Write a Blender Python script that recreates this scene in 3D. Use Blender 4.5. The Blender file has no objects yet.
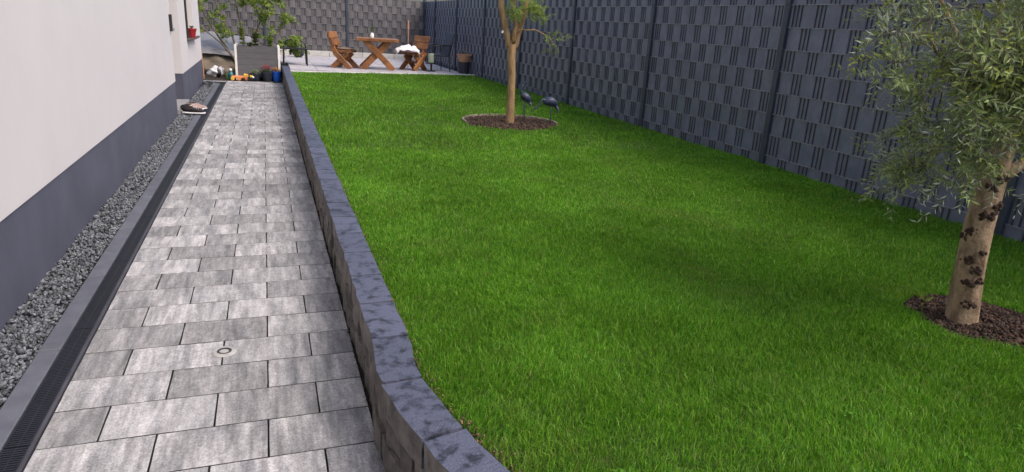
import bpy, bmesh, math, random
import numpy as np
from mathutils import Vector, Matrix, noise
random.seed(7); rng = np.random.default_rng(7)
R = math.radians; PI = math.pi
S = bpy.context.scene; COL = S.collection

# ------------------------------------------------------------------ camera
cam = bpy.data.cameras.new("camera"); cam_o = bpy.data.objects.new("camera", cam); COL.objects.link(cam_o)
cam.sensor_width = 36; cam.lens = 23.379; cam.clip_start = 0.05; cam.clip_end = 3000
cam_o.location = (0, 0, 1.55); cam_o.rotation_euler = (R(72.44), R(-3.33), R(-19.5))
S.camera = cam_o
# ------------------------------------------------------------------ world, sun, exposure
SUN_EL, SUN_AZ = R(50), R(135)          # azimuth clockwise from +Y: soft low light from behind the camera on the right
W = bpy.data.worlds.new("World"); S.world = W; W.use_nodes = True
nt = W.node_tree; nt.nodes.clear()
sky = nt.nodes.new("ShaderNodeTexSky"); sky.sky_type = 'NISHITA'; sky.sun_disc = False
sky.sun_elevation = SUN_EL; sky.sun_rotation = SUN_AZ; sky.air_density = 1.0; sky.dust_density = 4.0; sky.ozone_density = 0.9
bg = nt.nodes.new("ShaderNodeBackground"); bg.inputs[1].default_value = 0.115
wo = nt.nodes.new("ShaderNodeOutputWorld"); nt.links.new(sky.outputs[0], bg.inputs[0]); nt.links.new(bg.outputs[0], wo.inputs[0])
sl = bpy.data.lights.new("sun", 'SUN'); sl.energy = 1.05; sl.angle = R(36); sl.color = (1, .89, .81)
so = bpy.data.objects.new("sun", sl); COL.objects.link(so)
sd = Vector((math.sin(SUN_AZ)*math.cos(SUN_EL), math.cos(SUN_AZ)*math.cos(SUN_EL), math.sin(SUN_EL)))
so.rotation_euler = sd.to_track_quat('Z', 'Y').to_euler(); so.location = (0, -5, 12)
S.view_settings.view_transform = 'Standard'; S.view_settings.look = 'None'; S.view_settings.gamma = 1
S.view_settings.exposure = 1.05

# ------------------------------------------------------------------ materials
def mat(name, col, col2=None, rough=.75, scale=6, stretch=(1, 1, 1), var=.25, objvar=0.0, bump=.15, bscale=60, metal=0, island=0.0, trans=0.0, back=None, spec=.5, detail=5, contrast=(.35, .65), huevar=0.0, world=False):
    m = bpy.data.materials.new(name); m.use_nodes = True; t = m.node_tree; n = t.nodes; n.clear(); L = t.links.new
    out = n.new("ShaderNodeOutputMaterial"); b = n.new("ShaderNodeBsdfPrincipled")
    tc = n.new("ShaderNodeTexCoord"); oi = n.new("ShaderNodeObjectInfo"); geo = n.new("ShaderNodeNewGeometry")
    add = n.new("ShaderNodeVectorMath"); add.operation = 'ADD'
    if world: L(geo.outputs['Position'], add.inputs[0])
    else:
        L(tc.outputs['Object'], add.inputs[0])
        k = n.new("ShaderNodeVectorMath"); k.operation = 'SCALE'; k.inputs[0].default_value = (31, 17, 23); L(oi.outputs['Random'], k.inputs['Scale']); L(k.outputs[0], add.inputs[1])
    mp = n.new("ShaderNodeMapping"); mp.inputs['Scale'].default_value = stretch; L(add.outputs[0], mp.inputs[0])
    nz = n.new("ShaderNodeTexNoise"); nz.inputs['Scale'].default_value = scale; nz.inputs['Detail'].default_value = detail; nz.inputs['Roughness'].default_value = .6; L(mp.outputs[0], nz.inputs[0])
    r = n.new("ShaderNodeMapRange"); r.inputs[1].default_value = contrast[0]; r.inputs[2].default_value = contrast[1]; L(nz.outputs[0], r.inputs[0])
    c1 = Vector(col); c2 = Vector(col2) if col2 else c1*(1-var)
    mx = n.new("ShaderNodeMix"); mx.data_type = 'RGBA'; mx.inputs[6].default_value = (*c1, 1); mx.inputs[7].default_value = (*c2, 1); L(r.outputs[0], mx.inputs[0])
    cur = mx.outputs[2]
    def scl(src, amt, cur):
        a = n.new("ShaderNodeMapRange"); a.inputs[3].default_value = 1-amt; a.inputs[4].default_value = 1+amt; L(src, a.inputs[0])
        v = n.new("ShaderNodeVectorMath"); v.operation = 'SCALE'; L(cur, v.inputs[0]); L(a.outputs[0], v.inputs['Scale']); return v.outputs[0]
    if objvar: cur = scl(oi.outputs['Random'], objvar, cur)
    if island: cur = scl(geo.outputs['Random Per Island'], island, cur)
    if back:
        mb = n.new("ShaderNodeMix"); mb.data_type = 'RGBA'; L(geo.outputs['Backfacing'], mb.inputs[0]); L(cur, mb.inputs[6]); mb.inputs[7].default_value = (*back, 1); cur = mb.outputs[2]
    L(cur, b.inputs['Base Color']); b.inputs['Roughness'].default_value = rough; b.inputs['Metallic'].default_value = metal
    b.inputs['Specular IOR Level'].default_value = spec
    if bump:
        nb = n.new("ShaderNodeTexNoise"); nb.inputs['Scale'].default_value = bscale; nb.inputs['Detail'].default_value = 4; L(add.outputs[0], nb.inputs[0])
        bp = n.new("ShaderNodeBump"); bp.inputs['Strength'].default_value = bump; bp.inputs['Distance'].default_value = .01; L(nb.outputs[0], bp.inputs['Height']); L(bp.outputs[0], b.inputs['Normal'])
    if trans:
        tr = n.new("ShaderNodeBsdfTranslucent"); L(cur, tr.inputs[0]); ms = n.new("ShaderNodeMixShader"); ms.inputs[0].default_value = trans
        L(b.outputs[0], ms.inputs[1]); L(tr.outputs[0], ms.inputs[2]); L(ms.outputs[0], out.inputs[0])
    else: L(b.outputs[0], out.inputs[0])
    return m

M = {}
M['soil'] = mat('soil', (.045, .03, .02), (.02, .014, .01), rough=.95, scale=9, bump=.8, bscale=90)
M['ground'] = mat('earth', (.07, .06, .035), (.04, .05, .02), rough=.95, scale=.6, bump=.4, bscale=20)
M['sand'] = mat('joint_sand', (.045, .042, .04), (.02, .02, .02), rough=.95, scale=20, bump=.4)
M['turf'] = mat('turf', (.035, .07, .012), (.05, .045, .02), rough=.95, scale=14, bump=.8, bscale=120)
M['plaster'] = mat('white_plaster', (.60, .573, .583), (.56, .538, .550), rough=.9, scale=.8, bump=.10, bscale=260)
M['plinth'] = mat('grey_plinth_paint', (.086, .090, .128), (.066, .070, .102), rough=.8, scale=2.2, bump=.12, bscale=240)
M['curb'] = mat('curb_concrete', (.110, .118, .145), (.085, .09, .112), rough=.8, scale=10, objvar=.08, bump=.2, bscale=150)
M['grate'] = mat('drain_grate', (.013, .015, .024), rough=.5, metal=0, bump=.05)
M['lip'] = mat('drain_lip', (.06, .06, .075), (.035, .035, .045), rough=.7, scale=30, stretch=(1, .2, 1), bump=.2)
M['gravel'] = mat('gravel', (.075, .083, .098), (.16, .172, .19), rough=.85, scale=25, island=.6, bump=.3, bscale=180)
M['cap'] = mat('sky_tinted_block', (.080, .088, .134), (.018, .021, .033), rough=.55, scale=17, objvar=.14, bump=.6, bscale=120, contrast=(.49, .63), detail=9)  # sky's blue on the block tops is put into the stone colour
M['face'] = mat('shaded_side_block', (.165, .150, .135), (.075, .068, .062), rough=.9, scale=11, objvar=.3, bump=.9, bscale=45)  # same grey stone; browner look of the less sky-lit sides painted in
M['strip'] = mat('pvc_strip', (.152, .168, .226), (.112, .125, .176), rough=.34, scale=7, objvar=.07, bump=.03, bscale=200)
M['strip2'] = mat('warm_lit_pvc_strip', (.135, .125, .125), (.095, .090, .095), rough=.5, scale=2, objvar=.10, bump=.03, bscale=200)  # far strips: own grey, partly the warmer light there put into the colour
M['wire'] = mat('fence_wire', (.036, .040, .055), rough=.45, bump=0)
M['rod'] = mat('fence_rod', (.30, .31, .34), (.14, .14, .17), rough=.35, scale=12, bump=0)
M['post'] = mat('fence_post', (.040, .052, .078), rough=.4, scale=4, bump=.02)
M['whiteconc'] = mat('pale_concrete', (.62, .60, .57), (.50, .49, .47), rough=.85, scale=5, objvar=.06)
M['step'] = mat('step_stone', (.30, .30, .31), (.24, .24, .25), rough=.85, scale=6)
M['slab'] = mat('patio_slab', (.44, .42, .45), (.33, .32, .34), rough=.85, scale=6, objvar=.1)
M['wood'] = mat('oiled_wood', (.34, .145, .048), (.14, .055, .02), rough=.42, scale=5, stretch=(1, 1, 1), bump=.2, bscale=30, objvar=.15)
M['dwood'] = mat('dark_wood', (.10, .04, .02), (.05, .02, .012), rough=.5, scale=6, objvar=.15)
M['cloth'] = mat('white_cloth', (.75, .74, .74), (.66, .66, .70), rough=.95, scale=5, bump=.2, bscale=20)
M['cushion'] = mat('brown_cushion', (.22, .15, .11), rough=.95, scale=8)
M['black'] = mat('black_metal', (.018, .018, .022), rough=.4, scale=8, bump=.03)
M['terra'] = mat('terracotta', (.50, .27, .17), (.40, .21, .13), rough=.8, scale=8)
M['darkpot'] = mat('dark_pot', (.028, .032, .05), rough=.5, scale=8, bump=.03)
M['ceramic'] = mat('white_ceramic', (.8, .8, .78), rough=.3, bump=0, var=.03)
M['white'] = mat('white_paint', (.78, .77, .74), (.68, .66, .62), rough=.5, scale=8, bump=.05)
M['board'] = mat('grey_board', (.115, .115, .125), (.09, .09, .10), rough=.6, scale=6, stretch=(1, 1, 6), objvar=.12)
M['blue'] = mat('blue_plastic', (.01, .09, .50), rough=.35, bump=0, var=.1)
M['orange'] = mat('orange_plastic', (.75, .27, .10), rough=.4, bump=0, var=.1)
M['yellow'] = mat('yellow_plastic', (.75, .48, .06), rough=.4, bump=0, var=.1)
M['teal'] = mat('teal_plastic', (.01, .12, .15), rough=.4, bump=0, var=.1)
M['red'] = mat('red_petals', (.50, .02, .03), (.33, .01, .04), rough=.6, island=.3, bump=0)
M['redpot'] = mat('red_glaze', (.30, .015, .02), rough=.4, bump=0, var=.1)
M['tarp'] = mat('grey_tarpaulin', (.25, .25, .27), (.20, .20, .22), rough=.6, scale=4, bump=.3, bscale=12)
M['beige'] = mat('beige_sand', (.42, .35, .27), (.30, .25, .19), rough=.95, scale=5, bump=.8, bscale=40)
M['glass'] = mat('window_glass', (.02, .025, .03), rough=.05, bump=0, spec=.8)
M['dark'] = mat('dark_interior', (.02, .02, .02), rough=.9, bump=0)
M['sill'] = mat('brown_sill', (.10, .08, .08), rough=.5, bump=.02)
M['shoe'] = mat('black_fabric', (.018, .012, .014), rough=.8, scale=30)
M['sole'] = mat('white_rubber', (.75, .75, .76), rough=.6, bump=0, var=.05)
M['skin'] = mat('dusty_pink_fabric', (.38, .26, .23), (.30, .2, .18), rough=.85, scale=30)
M['bark1'] = mat('peeled_bark', (.36, .235, .115), (.19, .115, .055), rough=.8, scale=12, stretch=(2, 2, .5), bump=.4, bscale=40)
M['bark2'] = mat('olive_bark', (.33, .235, .15), (.12, .078, .048), rough=.9, scale=16, stretch=(1.6, 1.6, .45), bump=1.0, bscale=38, contrast=(.42, .66), detail=9)
M['knot'] = mat('dark_knot', (.055, .03, .02), (.03, .016, .012), rough=.9, scale=20, bump=.9, bscale=60)
M['twig'] = mat('grey_twig', (.16, .14, .11), (.10, .085, .06), rough=.85, scale=20)
M['gtwig'] = mat('green_twig', (.17, .18, .09), rough=.8, scale=20)
M['olive'] = mat('olive_leaf', (.16, .22, .075), (.27, .34, .12), rough=.5, scale=2.5, island=.45, trans=.2, back=(.34, .39, .28), bump=0)
M['young'] = mat('young_leaf', (.30, .33, .06), (.22, .29, .05), rough=.5, scale=6, island=.35, trans=.35, bump=0)
M['fresh'] = mat('fresh_leaf', (.27, .38, .06), (.15, .24, .04), rough=.5, scale=3, island=.4, trans=.35, bump=0)
M['mid'] = mat('green_leaf', (.10, .16, .04), (.06, .10, .03), rough=.55, scale=3, island=.4, trans=.3, bump=0)
M['amber'] = mat('amber_petal', (.55, .30, .05), (.4, .2, .05), rough=.6, island=.3, trans=.3, bump=0)
M['mulch'] = mat('bark_mulch', (.075, .044, .030), (.035, .021, .015), rough=.95, scale=20, island=.75, bump=.5, bscale=90)
M['litter'] = mat('dry_litter', (.15, .10, .05), (.07, .045, .028), rough=.95, scale=20, island=.6, bump=.2)
M['weed'] = mat('weed_leaf', (.10, .26, .03), (.07, .18, .02), rough=.9, scale=4, island=.3, trans=.3, bump=0, spec=.1)
M['edge'] = mat('pale_edging', (.30, .26, .21), (.16, .13, .10), rough=.85, scale=12)
M['bluebird'] = mat('slate_blue_metal', (.026, .037, .075), (.045, .058, .10), rough=.45, scale=14, bump=.3, bscale=60)
M['ringstain'] = mat('cap_grey', (.40, .395, .385), (.27, .27, .27), rough=.9, scale=20)
M['hose'] = mat('dark_hose', (.03, .035, .04), rough=.5, bump=0)
M['roof'] = mat('roof_tile', (.06, .06, .07), rough=.7, scale=5)
M['beigeplastic'] = mat('pale_green_glass', (.35, .42, .30), rough=.2, bump=0)

def paver_mat():
    m = mat('shaded_grey_paver', (.44, .432, .435), (.17, .175, .187), rough=.82, scale=3.2, stretch=(3.6, .5, 1), objvar=.26, bump=.35, bscale=160, detail=8, contrast=(.33, .70))
    t = m.node_tree; n = t.nodes; L = t.links.new
    # fine dark and light speckle, and wider clouds, over the streaks
    b = [x for x in n if x.type == 'BSDF_PRINCIPLED'][0]; src = b.inputs['Base Color'].links[0].from_socket
    mp = [x for x in n if x.type == 'MAPPING'][0]
    for sc, lo, hi, st in ((120, .66, 1.2, (.33, .64)), (9, .70, 1.2, (.36, .64)), (34, .84, 1.12, (.35, .65))):
        z = n.new("ShaderNodeTexNoise"); z.inputs['Scale'].default_value = sc; z.inputs['Detail'].default_value = 4; z.inputs['Roughness'].default_value = .7; L(mp.outputs[0] if sc == 9 else mp.inputs[0].links[0].from_socket, z.inputs[0])
        a = n.new("ShaderNodeMapRange"); a.inputs[1].default_value, a.inputs[2].default_value = st; a.inputs[3].default_value = lo; a.inputs[4].default_value = hi; L(z.outputs[0], a.inputs[0])
        v = n.new("ShaderNodeVectorMath"); v.operation = 'SCALE'; L(src, v.inputs[0]); L(a.outputs[0], v.inputs['Scale']); src = v.outputs[0]
    L(src, b.inputs['Base Color']); return m
M['paver'] = paver_mat()

def grass_mat():
    m = bpy.data.materials.new('grass_blade'); m.use_nodes = True; t = m.node_tree; n = t.nodes; n.clear(); L = t.links.new
    out = n.new("ShaderNodeOutputMaterial"); b = n.new("ShaderNodeBsdfPrincipled"); geo = n.new("ShaderNodeNewGeometry")
    cr = n.new("ShaderNodeValToRGB"); e = cr.color_ramp.elements
    e[0].position = 0; e[0].color = (.040, .165, .010, 1); e[1].position = 1; e[1].color = (.30, .27, .10, 1)
    for p, c in ((.35, (.088, .245, .014)), (.70, (.165, .365, .022)), (.93, (.235, .46, .04)), (.975, (.24, .26, .07))):
        x = e.new(p); x.color = (*c, 1)
    L(geo.outputs['Random Per Island'], cr.inputs[0])
    z = n.new("ShaderNodeTexNoise"); z.inputs['Scale'].default_value = 1.1; z.inputs['Detail'].default_value = 5; z.inputs['Roughness'].default_value = .65; L(geo.outputs['Position'], z.inputs[0])
    a = n.new("ShaderNodeMapRange"); a.inputs[1].default_value = .3; a.inputs[2].default_value = .7; a.inputs[3].default_value = .80; a.inputs[4].default_value = 1.34; L(z.outputs[0], a.inputs[0])
    v = n.new("ShaderNodeVectorMath"); v.operation = 'SCALE'; L(cr.outputs[0], v.inputs[0]); L(a.outputs[0], v.inputs['Scale'])
    z2 = n.new("ShaderNodeTexNoise"); z2.inputs['Scale'].default_value = 1.9; z2.inputs['Detail'].default_value = 6; z2.inputs['Roughness'].default_value = .7; L(geo.outputs['Position'], z2.inputs[0])
    a2 = n.new("ShaderNodeMapRange"); a2.inputs[1].default_value = .56; a2.inputs[2].default_value = .74; a2.inputs[4].default_value = .55; L(z2.outputs[0], a2.inputs[0])
    mx = n.new("ShaderNodeMix"); mx.data_type = 'RGBA'; L(a2.outputs[0], mx.inputs[0]); L(v.outputs[0], mx.inputs[6]); mx.inputs[7].default_value = (.20, .25, .055, 1)
    class _o: outputs = [mx.outputs[2]]
    v = _o
    L(v.outputs[0], b.inputs['Base Color']); b.inputs['Roughness'].default_value = .45; b.inputs['Specular IOR Level'].default_value = .3
    tr = n.new("ShaderNodeBsdfTranslucent"); L(v.outputs[0], tr.inputs[0]); ms = n.new("ShaderNodeMixShader"); ms.inputs[0].default_value = .45
    L(b.outputs[0], ms.inputs[1]); L(tr.outputs[0], ms.inputs[2]); L(ms.outputs[0], out.inputs[0]); return m
M['grass'] = grass_mat()

# ------------------------------------------------------------------ helpers
def origin(o):
    p = Vector((0, 0, 0))
    while o: p += o.location; o = o.parent
    return p
def link(name, me, parent=None, loc=(0, 0, 0)):
    o = bpy.data.objects.new(name, me); COL.objects.link(o); o.location = loc
    if parent: o.parent = parent
    return o
def tag(o, label=None, cat=None, group=None, kind=None):
    if label: o['label'] = label
    if cat: o['category'] = cat
    if group: o['group'] = group
    if kind: o['kind'] = kind
    return o
def thing(name, loc, label, cat, rz=0, group=None):
    o = bpy.data.objects.new(name, None); COL.objects.link(o); o.location = loc; o.rotation_euler = (0, 0, rz); o.empty_display_size = .1
    return tag(o, label, cat, group)
class MB:
    def __init__(s): s.v = []; s.f = []
    def add(s, v, f):
        k = len(s.v); s.v += [tuple(p) for p in v]; s.f += [tuple(i+k for i in q) for q in f]; return s
    def box(s, c, d, mtx=None):
        x, y, z = d[0]/2, d[1]/2, d[2]/2
        v = [Vector((a*x, b*y, e*z)) for e in (-1, 1) for b in (-1, 1) for a in (-1, 1)]
        if mtx: v = [mtx @ p for p in v]
        v = [p+Vector(c) for p in v]
        return s.add(v, [(0, 2, 3, 1), (4, 5, 7, 6), (0, 1, 5, 4), (2, 6, 7, 3), (0, 4, 6, 2), (1, 3, 7, 5)])
    def bb(s, a, b):
        return s.box([(a[i]+b[i])/2 for i in range(3)], [abs(b[i]-a[i]) for i in range(3)])
    def beam(s, p, q, w, h, up=(0, 0, 1), taper=1.0, ch=.12):
        # chamfered beam between two points
        p, q = Vector(p), Vector(q); d = (q-p).normalized(); u = Vector(up)
        if abs(d.dot(u)) > .95: u = Vector((1, 0, 0))
        a = d.cross(u).normalized(); b = a.cross(d).normalized(); c = min(w, h)*ch
        ring = [(w/2-c, -h/2), (w/2, -h/2+c), (w/2, h/2-c), (w/2-c, h/2), (-w/2+c, h/2), (-w/2, h/2-c), (-w/2, -h/2+c), (-w/2+c, -h/2)]
        v = [p+a*x+b*y for x, y in ring]+[q+(a*x+b*y)*taper for x, y in ring]
        return s.add(v, [(i, (i+1) % 8, 8+(i+1) % 8, 8+i) for i in range(8)]+[tuple(range(7, -1, -1)), tuple(range(8, 16))])
    def tube(s, pts, rad, n=8, cap=True, wob=0):
        pts = [Vector(p) for p in pts]
        if not hasattr(rad, '__len__'): rad = [rad]*len(pts)
        v = []; f = []; prev = None
        for i, p in enumerate(pts):
            d = (pts[min(i+1, len(pts)-1)]-pts[max(i-1, 0)])
            d = d.normalized() if d.length > 1e-9 else Vector((0, 0, 1))
            if prev is None:
                u = Vector((0, 0, 1)) if abs(d.z) < .9 else Vector((1, 0, 0)); a = d.cross(u).normalized()
            else: a = (prev-d*prev.dot(d)).normalized()
            prev = a; b = d.cross(a)
            for k in range(n):
                t = 2*PI*k/n; r = rad[i]*(1+(random.uniform(-wob, wob) if wob else 0))
                v.append(p+a*math.cos(t)*r+b*math.sin(t)*r)
        for i in range(len(pts)-1):
            for k in range(n): f.append((i*n+k, i*n+(k+1) % n, (i+1)*n+(k+1) % n, (i+1)*n+k))
        if cap: f += [tuple(range(n-1, -1, -1)), tuple(range((len(pts)-1)*n, len(pts)*n))]
        return s.add(v, f)
    def lathe(s, c, prof, n=16):
        v = []; f = []; c = Vector(c)
        for r, z in prof:
            for k in range(n): v.append(c+Vector((r*math.cos(2*PI*k/n), r*math.sin(2*PI*k/n), z)))
        m = len(prof)
        for i in range(m-1):
            for k in range(n): f.append((i*n+k, i*n+(k+1) % n, (i+1)*n+(k+1) % n, (i+1)*n+k))
        f += [tuple(range(n-1, -1, -1)), tuple(range((m-1)*n, m*n))]
        return s.add(v, f)
    def blob(s, c, d, seg=8, amp=.12, seed=0, mtx=None):
        v = []; f = []
        for i in range(1, seg):
            for k in range(seg*2):
                th = PI*i/seg; ph = PI*k/seg
                p = Vector((math.sin(th)*math.cos(ph), math.sin(th)*math.sin(ph), math.cos(th)))
                p *= 1+amp*noise.noise(p*1.7+Vector((seed, seed*2.1, 0)))*2
                v.append(p)
        v += [Vector((0, 0, 1)), Vector((0, 0, -1))]; n = seg*2
        for i in range(seg-2):
            for k in range(n): f.append((i*n+k, (i+1)*n+k, (i+1)*n+(k+1) % n, i*n+(k+1) % n))
        for k in range(n): f.append((len(v)-2, k, (k+1) % n)); f.append((len(v)-1, (seg-2)*n+(k+1) % n, (seg-2)*n+k))
        v = [Vector((p.x*d[0], p.y*d[1], p.z*d[2])) for p in v]
        if mtx: v = [mtx @ p for p in v]
        return s.add([p+Vector(c) for p in v], f)
    def leaf(s, p, d, nrm, L, w):
        d = d.normalized(); a = d.cross(nrm)
        a = a.normalized() if a.length > 1e-6 else d.orthogonal().normalized(); u = a.cross(d)
        m = p+d*L*.45-u*w*.18
        return s.add([p, p+d*L*.42+a*w*.5+u*w*.1, m, p+d*L*.42-a*w*.5+u*w*.1, p+d*L-u*L*.08], [(0, 1, 2), (0, 2, 3), (1, 4, 2), (2, 4, 3)])
    def mesh(s, name, m, smooth=False):
        me = bpy.data.meshes.new(name); me.from_pydata([tuple(p) for p in s.v], [], s.f)
        if m: me.materials.append(m)
        if smooth: me.polygons.foreach_set('use_smooth', [True]*len(me.polygons))
        me.update(); return me
    def build(s, name, m, parent=None, smooth=False, local=False, kind=None):
        if parent and not local:
            o = origin(parent); s.v = [(p[0]-o.x, p[1]-o.y, p[2]-o.z) for p in s.v]
        ob = link(name, s.mesh(name, m, smooth), parent)
        if kind: ob['kind'] = kind
        return ob
def np_mesh(name, V, nq, quads, tris, m):
    me = bpy.data.meshes.new(name); me.vertices.add(len(V)); me.vertices.foreach_set('co', V.astype(np.float32).ravel())
    li = np.concatenate([quads.ravel(), tris.ravel()]).astype(np.int32); nQ, nT = len(quads), len(tris)
    me.loops.add(len(li)); me.loops.foreach_set('vertex_index', li)
    me.polygons.add(nQ+nT); st = np.concatenate([np.arange(nQ)*4, nQ*4+np.arange(nT)*3]).astype(np.int32)
    me.polygons.foreach_set('loop_start', st)
    me.update(calc_edges=True); me.materials.append(m); return me

# ------------------------------------------------------------------ setting: ground
g = MB(); g.add([(-400, -400, -.12), (400, -400, -.12), (400, 400, -.12), (-400, 400, -.12)], [(0, 1, 2, 3)])
tag(g.build('ground', M['ground']), kind='structure')

# ---- paved path
path = MB().bb((-.862, -1.5, -.10), (.35, 16.62, -.022)).build('path', M['sand']); tag(path, kind='structure')
def paver_mesh(w, d, seed):
    rs = random.Random(seed); g = .0030; x, y = w/2-g, d/2-g
    out = []
    cs = [(-x, -y), (x, -y), (x, y), (-x, y)]
    for i in range(4):
        a, b = cs[i], cs[(i+1) % 4]; out.append((a[0]*.996, a[1]*.996))
        for t in (.33, .68):
            out.append((a[0]+(b[0]-a[0])*t+rs.uniform(-.0009, .0009), a[1]+(b[1]-a[1])*t+rs.uniform(-.0009, .0009)))
    n = len(out); v = []
    for (k, z) in ((0, -.07), (0, -.0016), (1, 0)):
        for px, py in out:
            q = .0016*k; v.append((px-math.copysign(min(q, abs(px)), px), py-math.copysign(min(q, abs(py)), py), z))
    f = [(i, (i+1) % n, n+(i+1) % n, n+i) for i in range(n)]+[(n+i, n+(i+1) % n, 2*n+(i+1) % n, 2*n+i) for i in range(n)]+[tuple(range(2*n, 3*n))]
    me = MB().add(v, f).mesh('paver', M['paver']); me.materials.append(M['sand'])      # joint sand clings to the flanks
    for i in range(n): me.polygons[i].material_index = 1
    return me
full = [paver_mesh(.396, .2505, i) for i in range(6)]; half = [paver_mesh(.198, .2505, 50+i) for i in range(4)]
Y0 = 2.22
for k in range(-13, 58):
    y = Y0+.2505*(k+.5)
    if y > 16.6: break
    xs = [(-.854+.396*(i+.5), 1) for i in range(3)] if k % 2 == 0 else [(-.755, 0), (-.458, 1), (-.062, 1), (.235, 0)]
    for x, fl in xs:
        o = link('paver', random.choice(full if fl else half), path, (x, y, random.uniform(-.0007, .0005)))
        o.rotation_euler = (random.uniform(-.0022, .0022), random.uniform(-.0022, .0022), (PI if random.random() < .5 else 0)+random.uniform(-.002, .002))
MB().bb((-2.1, 16.205, -.10), (-.864, 16.62, -.023)).build('paving_bed', M['sand'], path)
for x, y in ((-1.056, 16.37), (-1.454, 16.37), (-1.852, 16.37)): link('paver', full[0], path, (x, y, 0))
# small round cap set over a joint
rg = MB(); n = 28
vv = []
for r_, z_ in ((.001, .0060), (.018, .0060), (.021, .0030), (.030, .0030), (.034, .0075), (.048, .0075), (.055, .0010)):
    for i in range(n): vv.append((-0.254+r_*math.cos(2*PI*i/n), 3.098+r_*math.sin(2*PI*i/n), z_))
rg.add(vv, [(j*n+i, (j+1)*n+i, (j+1)*n+(i+1) % n, j*n+(i+1) % n) for j in range(6) for i in range(n)])
rc = rg.build('round_cap', M['ringstain'], path)
gv = MB(); n = 28
for r_, z_ in ((.022, .0062), (.0225, .0068), (.0325, .0068), (.0335, .0062)):
    gv.v += [(-0.254+r_*math.cos(2*PI*i/n), 3.098+r_*math.sin(2*PI*i/n), z_) for i in range(n)]
gv.f += [(j*n+i, (j+1)*n+i, (j+1)*n+(i+1) % n, j*n+(i+1) % n) for j in range(3) for i in range(n)]
gv.build('groove_shade', M['sand'], rc)  # dark ring stands for the shade inside the cap's groove

# ---- drain channel, curb, gravel
dr = thing('drain_channel', (-.91, -1.5, 0), 'long dark slotted drain channel running along the left edge of the paving', 'drain')
MB().bb((-.972, -1.5, -.09), (-.856, 15.95, -.022)).build('channel', M['grate'], dr)
MB().bb((-.872, -1.5, -.06), (-.858, 15.95, .001)).build('channel_lip', M['lip'], dr)
gm = MB(); gm.bb((-.042, 0, -.02), (-.037, .994, .0)); gm.bb((.037, 0, -.02), (.042, .994, .0)); gm.bb((-.002, 0, -.012), (.002, .994, -.002))
for i in range(71): gm.bb((-.0368, .003+i*.014, -.016), (.0368, .003+i*.014+.0075, -.0012))
gm = gm.mesh('grate', M['grate'])
for i in range(17):
    link('grate', gm, dr, (-.915-origin(dr).x, 1.0*i+.01, 0))
curb = thing('curb_edging', (-1.01, -1.5, 0), 'row of flat grey concrete edging slabs between the gravel and the drain', 'edging')
def slab_mesh(w, l, h, b=.006, name='slab', m=None):
    v = []
    for (k, z) in ((0, -h), (0, -b), (1, 0)):
        for sx, sy in ((-1, -1), (1, -1), (1, 1), (-1, 1)): v.append((sx*(w/2-k*b), sy*(l/2-k*b), z))
    f = [(i, (i+1) % 4, 4+(i+1) % 4, 4+i) for i in range(4)]+[(4+i, 4+(i+1) % 4, 8+(i+1) % 4, 8+i) for i in range(4)]+[(8, 9, 10, 11)]
    return MB().add(v, f).mesh(name, m)
cm = slab_mesh(.089, .955, .15, name='curb_stone', m=M['curb'])
for i in range(18):
    y = 2.33+.962*(i-3)+.48
    if y < 15.9: link('curb_stone', cm, curb, (-1.009-origin(curb).x, y+1.5, .001+random.uniform(-.001, .001)))
link('curb_stone', slab_mesh(.30, .08, .15, name='curb_stone', m=M['curb']), curb, (-1.13+1.01, 15.9+1.5, .003))

tag(MB().bb((-1.30, -1.5, -.11), (-1.056, 16.2, -.035)).build('gravel_bed', M['sand']), kind='structure')
# angular stones, numpy: jittered icosahedra
ico = bmesh.new(); bmesh.ops.create_icosphere(ico, subdivisions=1, radius=1)
IV = np.array([v.co[:] for v in ico.verts]); IF = np.array([[v.index for v in f.verts] for f in ico.faces]); ico.free()
def stones(name, pos, size, m, flat=.7, jit=.28, kind='stuff'):
    N = len(pos); V = IV[None]*(1+rng.uniform(-jit, jit, (N, len(IV), 1)))
    sc = size[:, None, None]*np.stack([rng.uniform(.7, 1.3, N), rng.uniform(.6, 1.1, N), rng.uniform(.4, .9, N)*flat/.7], 1)[:, None, :]
    V = V*sc; q = rng.normal(size=(N, 4)); q /= np.linalg.norm(q, axis=1)[:, None]; w, x, y, z = q.T
    Rm = np.stack([1-2*(y*y+z*z), 2*(x*y-z*w), 2*(x*z+y*w), 2*(x*y+z*w), 1-2*(x*x+z*z), 2*(y*z-x*w), 2*(x*z-y*w), 2*(y*z+x*w), 1-2*(x*x+y*y)], 1).reshape(N, 3, 3)
    V = np.einsum('nij,nkj->nki', Rm, V)+pos[:, None, :]
    F = (IF[None]+np.arange(N)[:, None, None]*len(IV)).reshape(-1, 3)
    return np_mesh(name, V.reshape(-1, 3), 0, np.zeros((0, 4), int), F, m)
N = 19000
yy = 1.9+14.1*rng.random(N)**1.35; px = rng.uniform(-1.275, -1.066, N); pz = rng.uniform(-.030, .004, N)+.012*np.sin(yy*3.1)*np.sin(px*40)
me = stones('gravel', np.stack([px, yy, pz], 1), rng.uniform(.006, .0155, N)*(1+.15*(yy > 7)), M['gravel'], flat=.5, jit=.45)
tag(link('gravel', me), kind='stuff')

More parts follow.
